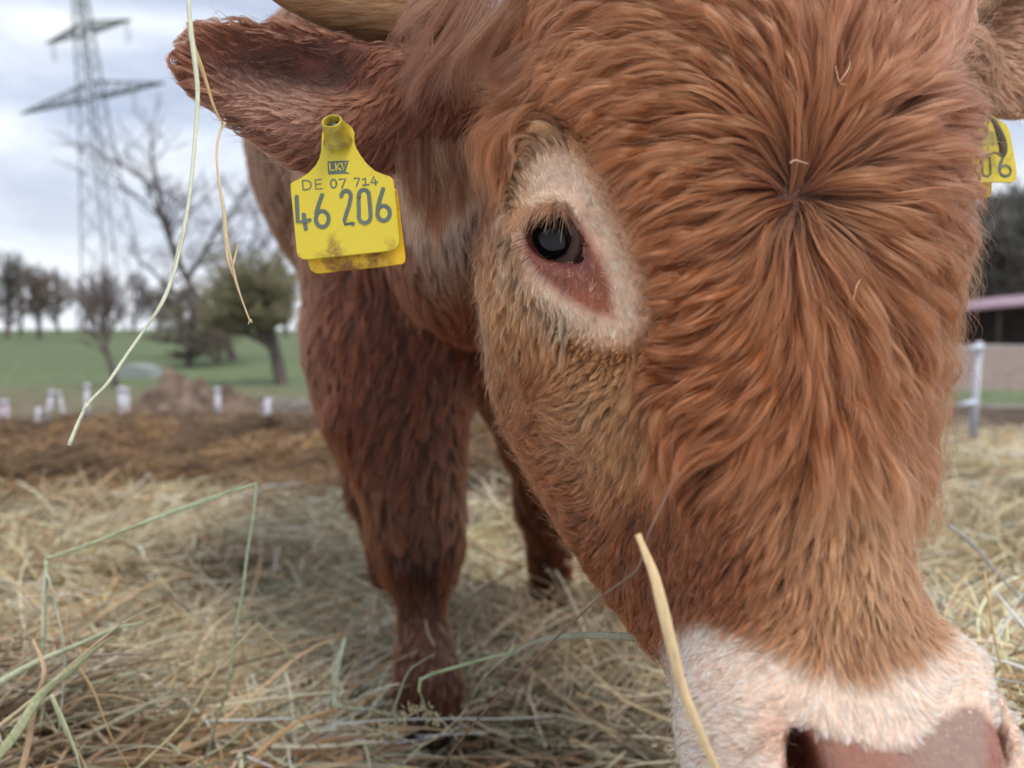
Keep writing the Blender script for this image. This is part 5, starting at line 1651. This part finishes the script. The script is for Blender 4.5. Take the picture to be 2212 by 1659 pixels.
stalk([(1464, 1018, .30), (1430, 1090, .30), (1402, 1150, .30), (1380, 1222, .31), (1352, 1250, .32), (1295, 1292, .35), (1210, 1370, .40), (1100, 1480, .48), (1010, 1580, .54), (930, 1690, .6)], [.0003, .0004, .0005, .0005, .0006, .0008, .0009], G_DARK, 'thin dark stem crossing the jaw and the hay to the bottom edge', flat=.9)
stalk([(1378, 1154, .285), (1388, 1180, .285), (1412, 1240, .284), (1430, 1310, .282), (1452, 1400, .280), (1475, 1490, .276), (1515, 1590, .270), (1560, 1690, .265)], [.0012, .0012, .0019, .0024, .0026, .0026, .0028, .0024], (222, 192, 144), 'broad golden straw blade lying against the side of the muzzle', flat=.3)
stalk([(1450, 1386, .42), (1380, 1378, .44), (1280, 1372, .48), (1180, 1380, .54), (1110, 1410, .58), (1050, 1460, .62), (1000, 1545, .66)], [.0022, .0024, .0020, .0016, .0012, .0008], (150, 148, 124), 'flat grey-green blade arching from the chin over the hay', flat=.3)
stalk([(1110, 1392, .6), (1100, 1412, .6), (1010, 1434, .62), (935, 1455, .63), (908, 1468, .63), (905, 1492, .63), (920, 1530, .66)], [.0008, .0009, .0011, .0010, .0009], (164, 176, 130), 'thin green stem with a square bend in front of the foreleg', sharp=True)
stalk([(846, 1548, .66), (862, 1500, .65), (880, 1455, .64), (905, 1432, .64), (940, 1412, .64)], [.0009, .0009, .0008, .0005], (160, 160, 134), 'short bent grey stem over the hoof')
stalk([(820, 1760, .7), (880, 1640, .7), (960, 1580, .7), (1010, 1530, .7)], .0011, (196, 192, 150), 'pale straw rising from the bottom edge past the hoof')
stalk([(2050, 1135, .9), (2100, 1175, .88), (2160, 1245, .85), (2260, 1350, .8)], .0016, (176, 172, 170), 'grey straw slanting down from the muzzle to the frame edge')
stalk([(2126, 1232, .7), (2140, 1330, .68), (2158, 1420, .66), (2190, 1520, .64)], .0009, (190, 160, 112), 'thin tan stem hanging steeply beside the far nostril')
stalk([(1890 + .553 * 366, 108 + .553 * 236, .505), (2124, 244, .513), (2146, 262, .527), (2160, 290, .530), (2167, 318, .533), (2164, 334, .5335), (2150, 330, .5325), (2132, 334, .532)], [.0003, .0006, .0016, .0022, .0020, .0008, .0005], (84, 76, 56), 'dark bent stem caught on the half-hidden ear tag', flat=.4)
# chaff in the curls
stalk([(1812, 178, .335), (1826, 160, .333), (1836, 140, .335), (1834, 118, .34), (1838, 96, .345)], .00035, (214, 180, 160), 'pale curled fibre caught in the curls high on the forehead', 'fibre', name='dry_fibre', group='bits caught in the coat')
stalk([(1802, 126, .345), (1806, 150, .34), (1815, 180, .336), (1832, 182, .336)], .0004, (196, 164, 136), 'tangled pale fibre beside the curled one on the forehead', 'fibre', name='dry_fibre', group='bits caught in the coat')
stalk([(1706, 352, .325), (1718, 346, .324), (1732, 350, .325), (1746, 354, .327)], .0004, (206, 170, 140), 'tiny pale fibre just above the whorl', 'fibre', name='dry_fibre', group='bits caught in the coat')
stalk([(1843, 648, .325), (1850, 620, .324), (1858, 604, .325)], .0005, (214, 176, 140), 'small pale chip of straw below the whorl', 'fibre', name='dry_fibre', group='bits caught in the coat')

# grass seed head lying in front of the hoof
sh_root = empty('grass_seed_head', PW(840, 1560, .68), 'pale feathery grass seed head lying in front of the hoof', 'seed head')
m = MB()
ax_ = smooth_path([PC(812, 1592, .68), PC(860, 1560, .68), (PC(905, 1535, .68)), PC(935, 1540, .68), PC(965, 1568, .68), PC(990, 1600, .69)], 40)
m.add(tube([Vector(v) for v in cam2world(ax_)], [.0006] * 40, 6))
m.build('stem', stalk_mat((190, 184, 140), 'seed_stem'), sh_root, True)
m = MB()
rr_ = random.Random(4)
for i in range(150):
    k_ = min(39, int(rr_.random() ** 1.2 * 30))
    p = Vector(cam2world(ax_[k_]))
    d = Vector((rr_.uniform(-1, .2), rr_.gauss(0, .4), rr_.gauss(-.1, .55))).normalized()
    off = d * rr_.uniform(.001, .007)
    L = rr_.uniform(.003, .0065)
    m.add(tube([p + off, p + off + d * L * .4, p + off + d * L], [.0003, .0008, .0002], 5, flat=.6))
m.build('spikelet', stalk_mat((206, 192, 150), 'spikelets'), sh_root, True)
print('all built', round(time.time() - T0, 1), 's')
